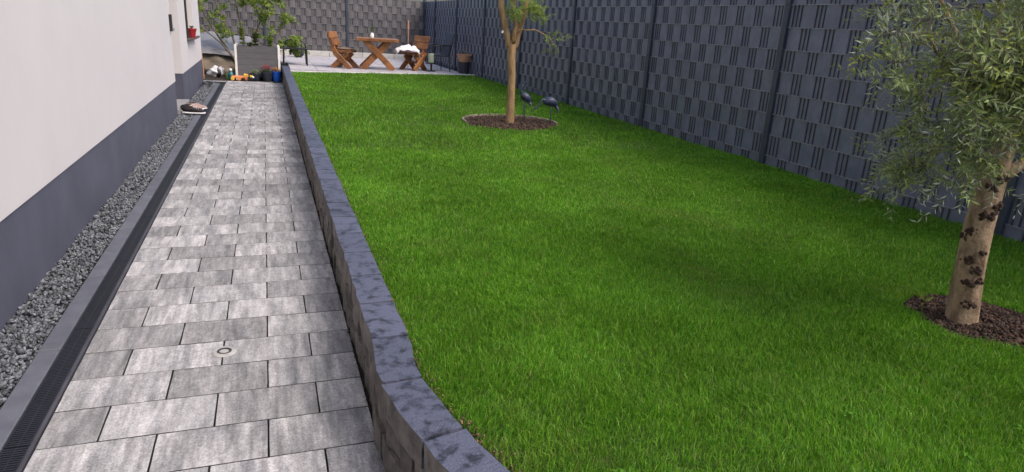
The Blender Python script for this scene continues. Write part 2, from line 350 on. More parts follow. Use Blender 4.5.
# ---- retaining wall of tumbled blocks
cl = [(.415, 17.02)]
y = 17.02
while y > 2.43+.2: y -= .3475; cl.append((.415, y))
cl = [(.415, 2.07+.3475*i) for i in range(43, 0, -1)]+[(.398, 2.07), (.462, 1.72), (.565, 1.40), (.75, 1.12), (1.04, .94), (1.38, .86), (1.72, .82)]
rw = thing('retaining_wall', (.415, 10, 0), 'low blue-grey wall of tumbled concrete blocks holding the lawn above the path', 'wall')
def block(a, b, na, nb, zl, zh, hw_in, hw_out, m, amp, gap=.004, nx=2, ny=4, nz=1, seed=0, rnd=.006):
    a, b = Vector((*a, 0)), Vector((*b, 0)); d = (b-a); L = d.length; d.normalize(); nrm = Vector((d.y, -d.x, 0)); nrm = nrm if nrm.dot(na) > 0 else -nrm
    a = a+d*gap; b = b-d*gap; rs = random.Random(seed)
    bm = bmesh.new(); bmesh.ops.create_cube(bm, size=2)
    bmesh.ops.subdivide_edges(bm, edges=bm.edges[:], cuts=3, use_grid_fill=True)
    off = Vector((seed*3.7, seed*1.3, 0))
    for f in bm.faces: f.material_index = 0 if all(v.co.z > .99 for v in f.verts) or all(abs(v.co.y) > .99 for v in f.verts) else 1  # caps: sky-tinted colour on top and ends, shaded-side colour elsewhere
    for v in bm.verts:
        p = v.co.copy(); q = Vector(p)
        # tumbled: pull in edges and corners
        m2 = sorted([abs(p.x), abs(p.y), abs(p.z)])
        ln = (p.y+1)/2; s = p.x
        w = hw_out if s > 0 else hw_in
        lat = s*w; z = zl+(zh-zl)*(p.z+1)/2
        ta = Vector((-na.y, na.x, 0)); ta = ta if ta.dot(d) > 0 else -ta; tb = Vector((-nb.y, nb.x, 0)); tb = tb if tb.dot(d) > 0 else -tb
        LL = (b-a).length; h2, h3 = ln*ln, ln**3; nn = na.lerp(nb, ln).normalized()
        world = a*(2*h3-3*h2+1)+ta*LL*(h3-2*h2+ln)+b*(3*h2-2*h3)+tb*LL*(h3-h2)+nn*lat
        ed = rnd*(m2[1]**7)
        world -= nrm*(math.copysign(ed, s) if abs(s) > .9 else 0)
        if abs(p.y) > .95: world -= d*math.copysign(ed*.5, p.y)
        z -= math.copysign(ed*.7, p.z) if abs(p.z) > .95 else 0
        nz_ = Vector((noise.noise(world*11+off), noise.noise(world*11+off+Vector((7, 0, 0))), noise.noise(world*9+off+Vector((0, 5, 0)))))
        k = amp if abs(s) > .95 else amp*.2
        world += nrm*nz_.x*k+d*nz_.y*amp*.2; z += nz_.z*amp*.22
        v.co = (world.x-.415, world.y-10, z)
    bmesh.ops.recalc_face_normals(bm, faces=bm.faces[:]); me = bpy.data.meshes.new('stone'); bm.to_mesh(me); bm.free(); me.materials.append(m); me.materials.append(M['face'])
    me.polygons.foreach_set('use_smooth', [True]*len(me.polygons)); me.set_sharp_from_angle(angle=R(32))
    return link('stone', me, rw)
def normals(P):
    out = []
    for i in range(len(P)):
        d = (Vector(P[min(i+1, len(P)-1)])-Vector(P[max(i-1, 0)])).normalized(); out.append(Vector((d.y, -d.x, 0)))     # to the path side
    return out
def cut(line, step):     # points along a polyline every step metres
    out = [Vector(line[0])]; need = step; 
    for i in range(len(line)-1):
        a, b = Vector(line[i]), Vector(line[i+1]); L = (b-a).length; pos = 0
        while pos+need <= L: pos += need; out.append(a.lerp(b, pos/L)); need = step*random.uniform(.8, 1.25)
        need -= L-pos
    return out
cn = normals(cl)
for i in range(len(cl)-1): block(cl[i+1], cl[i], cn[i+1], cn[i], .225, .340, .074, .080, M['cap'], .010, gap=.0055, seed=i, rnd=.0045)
for zz, (lo, hi), st in ((0, (.113, .216), .27), (1, (-.06, .104), .31)):
    pts = cut([Vector(c) for c in cl], st)
    pn = normals(pts)
    for i in range(len(pts)-1): block(pts[i+1], pts[i], pn[i+1], pn[i], lo, hi, .06, .072, M['face'], .026, gap=.005, seed=100+i+zz*97)
bk = MB()
for i in range(len(cl)-1):
    a, b = Vector((*cl[i], 0)), Vector((*cl[i+1], 0)); d = (b-a).normalized(); nn = Vector((-d.y, d.x, 0))*.055
    bk.add([a-nn+Vector((0, 0, -.05)), b-nn+Vector((0, 0, -.05)), b+nn+Vector((0, 0, -.05)), a+nn+Vector((0, 0, -.05)), a-nn+Vector((0, 0, .21)), b-nn+Vector((0, 0, .21)), b+nn+Vector((0, 0, .21)), a+nn+Vector((0, 0, .21))],
           [(3, 2, 1, 0), (4, 5, 6, 7), (0, 1, 5, 4), (2, 3, 7, 6), (1, 2, 6, 5), (3, 0, 4, 7)])
bk.build('mortar_core', M['sand'], rw)
# crumbs of dirt along the foot of the wall
N = 1400; yy = 1.6+15*rng.random(N)**1.4
xx = .340+rng.uniform(-.014, .008, N); k = yy < 2.1; xx[k] += (2.1-yy[k])**2*.25
tag(link('dirt_crumbs', stones('dirt_crumbs', np.stack([xx, yy, rng.uniform(-.008, .002, N)], 1), rng.uniform(.002, .006, N), M['soil'])), kind='stuff')

# ---- lawn sheet and grass
inY = np.array([.80, .93, 1.03, 1.17, 1.32, 1.49, 1.63, 1.82, 1.94, 2.1, 2.4, 20]); inX = np.array([6, 1.8, 1.22, .90, .735, .625, .575, .527, .500, .478, .484, .486])
def lawn_far(x): return 15.60+.155*np.clip(x-.48, 0, None)
lv = [(float(np.interp(y, inY, inX))-.02, float(y)) for y in np.linspace(.86, 2.6, 24)]
lv = [(5.2, .8)]+[(min(a, 5.2), b) for a, b in lv]+[(.47, 15.58), (4.92, 16.28), (4.92, 8)]
lawn = MB().add([(a, b, .300) for a, b in lv]+[(a, b, -.1) for a, b in lv], [tuple(range(len(lv)-1, -1, -1))]+[(i, (i+1) % len(lv), len(lv)+(i+1) % len(lv), len(lv)+i) for i in range(len(lv))])
tag(lawn.build('lawn_ground', M['turf']), kind='structure')
# near corner behind and to the right of the view is lawn as well
PITS = [(3.22, 2.02, .315), (3.03, 8.42, .63)]
def blades(N, ymin, ymax, ref):
    x = rng.uniform(.46, 4.86, N*2); y = rng.uniform(ymin, ymax, N*2)
    ok = (x > np.interp(y, inY, inX)+rng.normal(0, .008, N*2)) & (y < lawn_far(x)+rng.normal(0, .012, N*2))
    for cx, cy, r in PITS:
        ang = np.arctan2(y-cy, x-cx); rr = r*(1+.05*np.sin(ang*5+cx)+.03*np.sin(ang*11))
        ok &= np.hypot(x-cx, y-cy) > rr
    # only what the camera or a step aside can see
    ok &= (x < .9+1.35*(y+1.0))
    d = np.hypot(x, y); keep = rng.random(N*2) < np.minimum(1, (ref/np.maximum(d, .1))**1.15)
    i = np.where(ok & keep)[0]; return x[i], y[i], d[i]
xs = []; ys = []; ds = []
for n_, a, b in ((230000, .9, 3.2), (270000, 3.2, 6.5), (280000, 6.5, 16.6)):
    x, y, d = blades(n_, a, b, 3.6); xs.append(x); ys.append(y); ds.append(d)
x = np.concatenate(xs); y = np.concatenate(ys); d = np.concatenate(ds); N = len(x)
def fbm(x, y, seeds):
    s = np.zeros_like(x)
    for f_, a_, px_, py_ in seeds: s += a_*np.sin(f_*x+px_+1.7*np.sin(f_*.6*y+py_))*np.sin(f_*y*1.1+py_+1.3*np.sin(f_*.7*x+px_))
    return s
cl_ = fbm(x, y, [(2.1, .5, 1, 2), (5.3, .35, 3, 1), (13, .3, 5, 4), (31, .25, 2, 7)])
h = (.023+.013*rng.random(N)+.008*cl_)*np.clip(rng.normal(1, .22, N), .5, 1.7)
w = .00128*np.clip(d/3.0, .8, 10)**.85*rng.uniform(.7, 1.4, N)
th = rng.uniform(0, 2*PI, N); la = th+PI/2+rng.normal(0, .9, N)
lean = h*rng.uniform(.10, .95, N)
wx, wy = np.cos(th)*w, np.sin(th)*w; lx, ly = np.cos(la)*lean, np.sin(la)*lean
# the mower and the wind lay neighbouring blades the same way
dx_ = fbm(x, y, [(3.3, .6, 2, 5), (9, .4, 1, 1)])*.009; dy_ = fbm(x, y, [(3.0, .6, 4, 2), (8, .4, 6, 3)])*.009
lx += dx_; ly += dy_
z0 = .300+.006*cl_
V = np.zeros((N, 5, 3))
V[:, 0] = np.stack([x-wx, y-wy, z0-.004], 1); V[:, 1] = np.stack([x+wx, y+wy, z0-.004], 1)
V[:, 2] = np.stack([x+wx*.8+lx*.35, y+wy*.8+ly*.35, z0+h*.6], 1); V[:, 3] = np.stack([x-wx*.8+lx*.35, y-wy*.8+ly*.35, z0+h*.6], 1)
V[:, 4] = np.stack([x+lx, y+ly, z0+h*(1-.25*(lean/h)**2)], 1)
base = np.arange(N)[:, None]*5
me = np_mesh('grass', V.reshape(-1, 3), 0, base+np.array([[0, 1, 2, 3]]), base+np.array([[3, 2, 4]]), M['grass'])
tag(link('grass', me), kind='stuff')
print('blades', N)

# dry litter and soil crumbs along the inner edge of the wall
N = 1300; yy = 1.0+13*rng.random(N)**2.6; xx = np.interp(yy, inY, inX)+np.abs(rng.normal(0, .018, N))-.006
tag(link('dry_litter', stones('dry_litter', np.stack([xx, yy, .312+.022*rng.random(N)], 1), rng.uniform(.002, .007, N), M['litter'], flat=.3, jit=.4)), kind='stuff')
# broad-leaved weeds scattered in the turf
wd = MB()
for _ in range(90):
    x_, y_ = random.uniform(.7, 4.7), 1.1+9*random.random()**1.6
    if x_ > .9+1.35*(y_+1) or x_ < np.interp(y_, inY, inX)+.05 or any(math.hypot(x_-a, y_-b) < r for a, b, r in PITS): continue
    for k in range(random.randint(4, 8)):
        a = random.uniform(0, 6.28); wd.leaf(Vector((x_+random.gauss(0, .012), y_+random.gauss(0, .012), .322+.012*random.random())), Vector((math.cos(a), math.sin(a), .35)), Vector((0, 0, 1)), random.uniform(.012, .028), random.uniform(.008, .015))
wd.build('lawn_weeds', M['weed'], kind='stuff')
# ---- mulch discs
def mulch(c, r, n, size, nm='mulch'):
    a = rng.uniform(0, 2*PI, n); rr = r*np.sqrt(rng.random(n))*1.0
    p = np.stack([c[0]+rr*np.cos(a), c[1]+rr*np.sin(a), .300+.012*rng.random(n)+.03*(1-(rr/r)**2)*.6], 1)
    return tag(link(nm, stones(nm, p, rng.uniform(.5, 1.3, n)*size, M['mulch'], flat=.35, jit=.4)), kind='stuff')
for (cx, cy, r), q in zip(PITS, ((3200, .011), (3500, .018))):
    s = MB(); n = 40
    s.add([(cx+r*1.06*math.cos(2*PI*i/n), cy+r*1.06*math.sin(2*PI*i/n), .302) for i in range(n)]+[(cx, cy, .318)], [(i, (i+1) % n, n) for i in range(n)])
    tag(s.build('soil_disc', M['soil']), kind='structure'); mulch((cx, cy), r, *q)
er = thing('bed_edging_ring', (3.03, 8.42, .3), 'thin pale edging ring round the mulch at the slim tree', 'edging')
cx, cy, r = PITS[1]
for k in range(12):
    a0 = -PI*.12+k*(PI*1.16)/12
    s = MB(); n = 5
    pts = [(cx+r*1.0*math.cos(a0+t/4*(PI*1.16/12-.035)), cy+r*math.sin(a0+t/4*(PI*1.16/12-.035)), .315+random.uniform(-.006, .006)) for t in range(5)]
    for i in range(4): s.beam(pts[i], pts[i+1], .022, .055)
    s.build('edging_piece', M['edge'], er)

# ------------------------------------------------------------------ fences
def strip_mesh(L, off, h, m):
    s = MB(); u = 0.0; prof = []           # (u, depth): depth < 0 is toward the garden
    per = .30; k = 0; pts = []
    x = -off
    while x < L+.3:
        for a, dd in ((0, .0045), (.112, .0045), (.124, -.0055), (.15, -.0135), (.205, -.0165), (.26, -.0135), (.288, -.0055)):
            pts.append((x+a, dd))
        x += per
    P = [p for p in pts if 0 < p[0] < L]
    def at(u):
        for i in range(len(pts)-1):
            if pts[i][0] <= u <= pts[i+1][0]: t = (u-pts[i][0])/(pts[i+1][0]-pts[i][0]); return pts[i][1]*(1-t)+pts[i+1][1]*t
        return 0
    P = [(0, at(0))]+P+[(L, at(L))]
    v = []; n = len(P)
    for z, e in ((.0, .001), (h, 0.0)):
        for u, dd in P: v.append((u, dd+e, z))
    for z, e in ((.0, .0025), (h, .0015)):
        for u, dd in P: v.append((u, dd+e, z))
    f = []
    for i in range(n-1):
        f += [(i, i+1, n+i+1, n+i), (2*n+i+1, 2*n+i, 3*n+i, 3*n+i+1), (n+i, n+i+1, 3*n+i+1, 3*n+i), (i+1, i, 2*n+i, 2*n+i+1)]
    return s.add(v, f).mesh('strip', m)
def wires_mesh(L, z0, z1, rows, pitch):
    s = MB(); n = int(L/.05)
    for i in range(n+1): u = .03+i*.05; (s.bb((u-.0036, -.0028, z0), (u+.0036, .0028, z1)) if u < L-.01 else None)
    return s.mesh('mesh_panel', M['wire'])
def rods_mesh(L, zs):
    s = MB()
    for z in zs:
        for yy in (-.0185, .0085): s.bb((.0, yy-.0035, z-.0035), (L, yy+.0035, z+.0035))
    return s.mesh('cross_rods', M['rod'])
PITCH = .2125; TOP = 2.115
def fence(name, label, start, rz, L, n, rows, m, zb):
    t = thing(name, start, label, 'fence', rz)
    gapl = L-.07; hs = PITCH-.007
    sm = [strip_mesh(gapl, o, hs, m) for o in (.026, .176, .126, .276)]
    z0 = TOP-PITCH*rows
    wm = wires_mesh(gapl, z0, TOP, rows, PITCH); rm = rods_mesh(gapl, [z0+PITCH*i for i in range(rows+1)])
    pm = MB(); w = .034; dp = .045
    v = [(-w, -dp+.006, 0), (-w+.006, -dp, 0), (w-.006, -dp, 0), (w, -dp+.006, 0), (w, .03, 0), (-w, .03, 0)]
    pm.add([(a, b, -.05) for a, b, c in v]+[(a, b, TOP+.06) for a, b, c in v], [(i, (i+1) % 6, 6+(i+1) % 6, 6+i) for i in range(6)]+[tuple(range(6, 12))])
    pm.bb((-w-.004, -dp-.004, TOP+.0605), (w+.004, .034, TOP+.072))
    for zc in (.65, 1.27, 1.9): pm.box((0, -dp-.003, zc), (.018, .0055, .018))
    pm = pm.mesh('post', M['post'])
    for k in range(n+1): link('post', pm, t, (k*L, 0, zb-start[2]))
    for k in range(n):
        p = link('mesh_panel', wm, t, (k*L+.035, 0, 0)); link('cross_rods', rm, p)
        ph = random.choice((0, 2))
        for r in range(rows):
            link('strip', sm[(r+k) % 2+ph], p, (0, random.uniform(-.0008, .0008), z0+PITCH*r+.0035)).rotation_euler = (random.uniform(-.012, .006), 0, 0)
    return t
# side fence: local x runs toward the camera, its front faces the lawn
fence('privacy_fence', 'tall anthracite woven strip fence along the right side of the lawn', (4.885, 20.74, 0), R(-90), 2.52, 9, 9, M['strip'], 0)
fence('privacy_fence', 'short last stretch of anthracite woven fence in the far right corner', (4.885, 22.26, 0), R(-90), 1.52, 1, 9, M['strip'], 0)
fence('privacy_fence', 'woven grey strip fence across the far end behind the garden furniture', (4.84-2.42*5, 22.2, 0), 0, 2.42, 5, 9, M['strip2'], 0)
# low pale kerb wall under the far fence
kb = thing('low_kerb_wall', (0, 22.03, .2), 'low pale concrete kerb wall under the far fence', 'wall')
x = 4.84
while x > -3.0: MB().bb((x-.99, 21.93, .10), (x-.002, 22.12, .46)).build('kerb_stone', M['whiteconc'], kb); x -= 1.0

# ---- patio slabs
patio = MB().add([(.47, 15.59, .285), (4.90, 16.27, .285), (4.90, 21.93, .285), (-3, 21.93, .285), (-3, 18.6, .285), (.33, 18.6, .285), (.33, 17.05, .285), (.47, 17.05, .285), (.47, 15.59, -.05), (4.90, 16.27, -.05), (4.90, 21.93, -.05), (-3, 21.93, -.05), (-3, 18.6, -.05), (.33, 18.6, -.05), (.33, 17.05, -.05), (.47, 17.05, -.05)],
                 [tuple(range(8))]+[(8+i, 8+(i+1) % 8, (i+1) % 8, i) for i in range(8)]).build('patio', M['sand']); tag(patio, kind='structure')
sm = slab_mesh(.595, .595, .03, .004, 'slab', M['slab'])
for i in range(13):
    for j in range(11):
        xx, yy = .80+.6*(i-6), 15.98+.6*j
        if yy > 21.9 or xx > 4.75: continue
        if yy-.3 < 15.62+.155*(xx+.3-.48) and xx > .3: continue
        if xx < .6 and yy < 18.9: 
            if not (xx > .45 and yy > 17.4): continue
        link('slab', sm, patio, (xx, yy, .3195+random.uniform(-.001, .001)))
# cut slabs and pale edge stones along the lawn
for i in range(9):
    a = .49+i*.49; y0 = 15.62+.155*(a-.48)+.0
    nxt = min(v for v in [15.68+.6*j for j in range(12)] if v >= 15.62+.155*(a+.49+.3-.48)-.02) if True else 0
    v = [(a, 15.61+.155*(a-.48)), (a+.485, 15.61+.155*(a+.485-.48)), (a+.485, 15.80+.155*(a+.485-.48)), (a, 15.80+.155*(a-.48))]
    MB().add([(p, q, .29) for p, q in v]+[(p, q, .326) for p, q in v], [(4, 5, 6, 7)]+[(k, (k+1) % 4, 4+(k+1) % 4, 4+k) for k in range(4)]).build('edge_slab', M['whiteconc'], patio)

# ---- soil beyond the path
s = MB(); n = 10
vs = [(-6+i*(6.33/n), 16.63+j*(5.3/n), -.02+.05*noise.noise(Vector((i*.7, j*.7, 0)))) for j in range(n+1) for i in range(n+1)]
s.add(vs, [(j*(n+1)+i, j*(n+1)+i+1, (j+1)*(n+1)+i+1, (j+1)*(n+1)+i) for j in range(n) for i in range(n)])
tag(s.build('garden_soil', M['soil']), kind='structure')

# ------------------------------------------------------------------ house
H_ = thing('house', (-4.5, 6, 0), 'white rendered house with a dark grey plinth beside the gravel strip', 'house')
w = MB()
w.bb((-9, -4, .485), (-1.27, 11.05, 5.6))
w.bb((-9, 11.05, .0), (-2.6, 12.35, 5.6))
w.bb((-2.6, 11.05, 2.6), (-1.34, 12.35, 5.6))
WY0, WY1, WZ0, WZ1 = 13.45, 14.75, 1.02, 2.25
w.bb((-9, 12.35, .485), (-1.62, 16.15, 5.6))
w.bb((-1.62, 12.35, .485), (-1.30, 16.15, WZ0)); w.bb((-1.62, 12.35, WZ1), (-1.30, 16.15, 5.6))
w.bb((-1.62, 12.35, WZ0), (-1.30, WY0, WZ1)); w.bb((-1.62, WY1, WZ0), (-1.30, 16.15, WZ1))
wall = w.build('wall', M['plaster'], H_)
p = MB(); p.bb((-9, -4, -.3), (-1.278, 11.044, .485)); p.bb((-9, 12.356, -.3), (-1.308, 16.144, .485)); p.build('plinth', M['plinth'], H_)
MB().bb((-2.6, 11.05, -.1), (-1.235, 12.35, .07)).build('door_step', M['step'], H_)
dd = MB().bb((-2.605, 11.2, .08), (-2.56, 12.2, 2.2)).build('door', M['plinth'], H_); MB().tube([(-2.55, 11.3, 1.0), (-2.50, 11.3, 1.05), (-2.50, 11.3, 1.5), (-2.55, 11.3, 1.55)], .012).build('handle', M['rod'], dd)
wf = MB()
wf.bb((-1.47, WY0, WZ0), (-1.40, WY0+.07, WZ1)); wf.bb((-1.47, WY1-.07, WZ0), (-1.40, WY1, WZ1)); wf.bb((-1.47, WY0+.07, WZ0), (-1.40, WY1-.07, WZ0+.07)); wf.bb((-1.47, WY0+.07, WZ1-.07), (-1.40, WY1-.07, WZ1))
wf = wf.build('window', M['sill'], H_)
MB().bb((-1.45, WY0+.07, WZ0+.07), (-1.435, WY1-.07, WZ1-.07)).build('pane', M['glass'], wf)
MB().bb((-1.40, WY0-.04, WZ0-.045), (-1.20, WY1+.04, WZ0-.012)).build('sill', M['sill'], wf)
gr = MB().bb((-1.30, WY0-.035, WZ0-.01), (-1.265, WY0-.005, WZ1)); gr.build('shutter_rail', M['black'], wf)
rf = MB(); rf.add([(-9.5, -4.5, 5.6), (-.8, -4.5, 5.6), (-.8, 16.6, 5.6), (-9.5, 16.6, 5.6), (-5.1, -4.5, 8.4), (-5.1, 16.6, 8.4)], [(3, 2, 1, 0), (1, 2, 5, 4), (3, 0, 4, 5), (0, 1, 4), (2, 3, 5)])
rf.build('roof', M['roof'], H_)
lp = thing('wall_lamp', (-1.27, 11.0, 1.2), 'slim dark grey fitting on the white wall close to the house corner', 'wall lamp')
MB().bb((-1.27, 10.93, 1.19), (-1.235, 11.0, 1.42)).build('housing', M['black'], lp); MB().bb((-1.235, 10.94, 1.20), (-1.215, 10.99, 1.24)).build('lens', M['rod'], lp)
rp = thing('flower_pot', (-1.24, 13.75, WZ0-.012), 'small red glazed pot standing on the brown window sill', 'pot')
MB().lathe((-1.24, 13.75, WZ0-.011), [(.05, 0), (.075, .13), (.083, .135), (.083, .16), (.07, .158)]).build('pot', M['redpot'], rp, smooth=False)
pl = MB()
for i in range(20):
    a = random.uniform(0, 6.28); pl.leaf(Vector((-1.24, 13.75, WZ0+.14)), Vector((math.cos(a)*.6, math.sin(a)*.6, .8)), Vector((0, 0, 1)), .07, .03)
pl.build('leaves', M['mid'], rp)

# ---- shoes on the gravel by the corner
def shoe(name, loc, rz, label, m1, m2, sc_=1.0):
    t = thing(name, loc, label, 'shoe', rz, 'shoes by the house corner')
    def sec(pts, z0f, z1f, nm, m):
        v = []; n = 12
        rings = []
        for x, hw, zl, zh in pts:
            rings.append([(x, hw*math.cos(a), (zl+zh)/2+(zh-zl)/2*math.sin(a)) for a in [2*PI*k/n for k in range(n)]])
        v = [p for r in rings for p in r]
        f = [(i*n+k, (i+1)*n+k, (i+1)*n+(k+1) % n, i*n+(k+1) % n) for i in range(len(rings)-1) for k in range(n)]+[tuple(range(n)), tuple(range(len(v)-1, len(v)-n-1, -1))]
        return MB().add(v, f).build(nm, m, t, smooth=True, local=True)
    sec([(-.145, .02, .0, .03), (-.135, .037, 0, .035), (-.05, .034, 0, .028), (.05, .045, 0, .026), (.11, .044, 0, .028), (.145, .022, .006, .028)], 0, 0, 'sole', m2)
    t.scale = (sc_,)*3
    u = sec([(-.138, .018, .02, .085), (-.12, .036, .02, .105), (-.06, .036, .02, .10), (0, .038, .02, .088), (.05, .043, .02, .07), (.10, .041, .02, .058), (.135, .022, .02, .045)], 0, 0, 'upper', m1)
    MB().blob((-.075, 0, .099), (.052, .026, .010), 6, 0).build('opening', M['dark'], t, local=True)
    for i in range(4):
        MB().tube([(.0+i*.02, -.018, .090-i*.007), (.0+i*.02, 0, .096-i*.007), (.0+i*.02, .018, .090-i*.007)], .003, 5).build('lace', m2, t, local=True)
shoe('sneaker', (-1.06, 11.05, .012), R(-4), 'black sneaker with white sole lying nearest on the curb by the house corner', M['shoe'], M['sole'], 1.1)
shoe('sneaker', (-1.10, 11.19, .015), R(8), 'black sneaker just behind its mate by the house corner', M['shoe'], M['sole'], 1.1)
shoe('sneaker', (-1.10, 11.42, .012), R(25), 'dusty pink sneaker behind the black pair by the doorstep', M['skin'], M['cloth'])
shoe('sneaker', (-1.06, 11.58, .012), R(12), 'dusty pink sneaker farthest from the camera by the doorstep', M['skin'], M['cloth'])

# ------------------------------------------------------------------ trees
def bez(a, b, c, n):
    return [a*(1-t)**2+b*2*t*(1-t)+c*t*t for t in [i/n for i in range(n+1)]]
class Tree:
    def __init__(s): s.nodes = []; s.br = MB(); s.lf = MB(); s.yg = MB(); s.tw = MB()
    def limb(s, pts, rad, n=8, mb=None, wob=.06):
        (mb or s.br).tube(pts, rad, n, wob=wob)
        for p, r in zip(pts, rad): s.nodes.append((Vector(p), r))
    def grow(s, target, droop=.1, rmin=.0025, wander=.05, nseg=7):
        target = Vector(target)
        best = min(s.nodes, key=lambda q: (q[0]-target).length*(1.0 if q[1] > rmin*1.8 else 1.3)+(.25 if q[0].z > target.z+.25 else 0))
        a = best[0]; d = (target-a).length
        mid = (a+target)/2+Vector((random.uniform(-1, 1)*wander, random.uniform(-1, 1)*wander, droop*d))
        pts = bez(a, mid, target, nseg); r0 = min(best[1]*.7, .004+.014*d); rr = [max(rmin, r0*(1-i/(nseg+.5))) for i in range(nseg+1)]
        s.tw.tube(pts, rr, 5, wob=.1)
        for p, r in zip(pts[2:], rr[2:]): s.nodes.append((p, r))
        return pts
    def twig(s, p, d, L, ll, lw, n, young=.1, curl=.3, droop=.3, spread=.75):
        d = d.normalized(); pts = [p]; q = p.copy(); g = Vector((0, 0, -1)); ax = Vector((random.uniform(-1, 1), random.uniform(-1, 1), random.uniform(-1, 1))).normalized()
        for i in range(n):
            d = (d+g*droop/n+ax.cross(d)*curl/n).normalized(); q = q+d*L/n; pts.append(q.copy())
        s.tw.tube(pts, [.0016*(1-.6*i/n) for i in range(n+1)], 3, cap=False)
        roll = random.uniform(0, PI); side = d.orthogonal().normalized()
        for i in range(1, n+1):
            t = (pts[i]-pts[i-1]).normalized(); a = t.cross(side).normalized(); b = t.cross(a)
            roll += PI/2+random.uniform(-.3, .3); yl = i > n*.62 and random.random() < young*2.2
            for sg in (0, PI):
                if random.random() < .08: continue
                o = a*math.cos(roll+sg)+b*math.sin(roll+sg); dirn = t*(1-spread*.45)+o*spread+Vector((0, 0, random.uniform(-.1, .15)))
                sc = (1-.35*i/n)*random.uniform(.75, 1.2)
                (s.yg if yl else s.lf).leaf(pts[i], dirn, t+Vector((0, 0, .6)), ll*sc*(.75 if yl else 1), lw*sc)
# --- near olive
ol = thing('olive_tree', (3.12, 2.03, .30), 'gnarled olive tree with knotty trunk and silvery narrow leaves, near right', 'tree')
T = Tree()
tp = [(3.112, 2.03, .27), (3.105, 2.03, .33), (3.085, 2.03, .45), (3.062, 2.03, .62), (3.048, 2.03, .80), (3.052, 2.03, .98), (3.06, 2.035, 1.14), (3.10, 2.05, 1.28), (3.13, 2.06, 1.40)]
tr_ = [.082, .070, .065, .062, .060, .057, .053, .050, .046]
T.limb(tp, tr_, 16, wob=.05)
def limbs(T, L):
    for pts, r0, r1 in L:
        P = [Vector(p) for p in pts]; q = []
        for i in range(len(P)-1): q += [P[i].lerp(P[i+1], t) for t in (0, .25, .5, .75)]
        q.append(P[-1]); q = [p+Vector((random.uniform(-.008, .008),)*3) for p in q]
        T.limb(q, [r0+(r1-r0)*i/(len(q)-1) for i in range(len(q))], 9, wob=.1)
limbs(T, [([(3.09, 2.04, 1.18), (2.96, 2.16, 1.36), (2.80, 2.2, 1.50), (2.60, 2.16, 1.62)], .020, .006),
          ([(3.11, 2.05, 1.28), (3.12, 2.2, 1.55), (3.14, 2.3, 1.85), (3.1, 2.35, 2.1)], .020, .006),
          ([(3.13, 2.06, 1.38), (3.2, 2.15, 1.75), (3.22, 2.2, 2.2), (3.2, 2.2, 2.6)], .040, .010),
          ([(3.10, 2.03, 1.02), (3.24, 1.99, 1.14), (3.44, 1.93, 1.30), (3.62, 1.9, 1.5)], .026, .010),
          ([(3.12, 2.05, 1.33), (3.35, 2.2, 1.6), (3.55, 2.3, 1.95), (3.7, 2.3, 2.2)], .034, .010),
          ([(3.12, 2.05, 1.30), (3.10, 2.35, 1.55), (3.1, 2.55, 1.8), (3.1, 2.6, 2.05)], .018, .006)])
tg = []
while len(tg) < 135:
    p = Vector((random.uniform(-1, 1), random.uniform(-1, 1), random.uniform(-1, 1)))
    if .25 < p.length < 1: tg.append(Vector((3.24+p.x*.74, 2.04+p.y*.66, 1.83+p.z*.74)))
tg = [p for p in tg if not (p.z < 1.42 and p.x > 2.86 and p.x < 3.5 and p.y < 2.2) and not (p.z < 1.25 and p.x > 2.98 and p.x < 3.5) and not (p.z < 1.12 and p.x > 2.9)]
# drooping skirts on the left
tg += [Vector((random.uniform(2.60, 2.86), random.uniform(1.85, 2.3), random.uniform(1.06, 1.42))) for _ in range(20)]
tg += [Vector((random.uniform(2.98, 3.34), random.uniform(1.74, 1.94), random.uniform(1.40, 1.60))) for _ in range(8)]
for _ in range(56):     # dense front of the crown, over the fork
    q = Vector((random.uniform(2.75, 3.28), 2.05, random.uniform(1.24, 1.72)-1.55))*random.uniform(.84, .96); tg.append(q+Vector((0, 0, 1.55)))
tg += [Vector((random.uniform(2.75, 3.3), random.uniform(1.5, 1.85), random.uniform(1.52, 2.0))) for _ in range(26)]
tg += [Vector((2.56, 2.08, 1.04)), Vector((2.60, 2.1, 1.10)), Vector((2.66, 2.05, 1.06)), Vector((2.62, 2.1, 1.05)), Vector((2.36, 2.05, 1.55)), Vector((2.28, 2.05, 1.62)), Vector((2.34, 2.0, 1.42)), Vector((3.42, 1.98, 1.02)), Vector((3.5, 2.0, 1.1)), Vector((3.38, 2.0, .98)), Vector((3.6, 2.0, 1.2))]
tg.sort(key=lambda p: (p-Vector((3.1, 2.05, 1.5))).length)
for p in tg:
    pts = T.grow(p, droop=.22, wander=.06)
    out = (p-Vector((3.1, 2.05, 1.35))); out.z *= .5; out.normalize()
    for k in range(6):
        q = pts[-1-(k % 4)]; d = out*.8+Vector((random.uniform(-1, 1), random.uniform(-1, 1), random.uniform(-.9, .8)))*.85
        T.twig(q.copy(), d, random.uniform(.12, .26), .050, .0112, random.randint(7, 11), young=.36 if p.z > 1.45 else .08, curl=1.3, droop=.6)
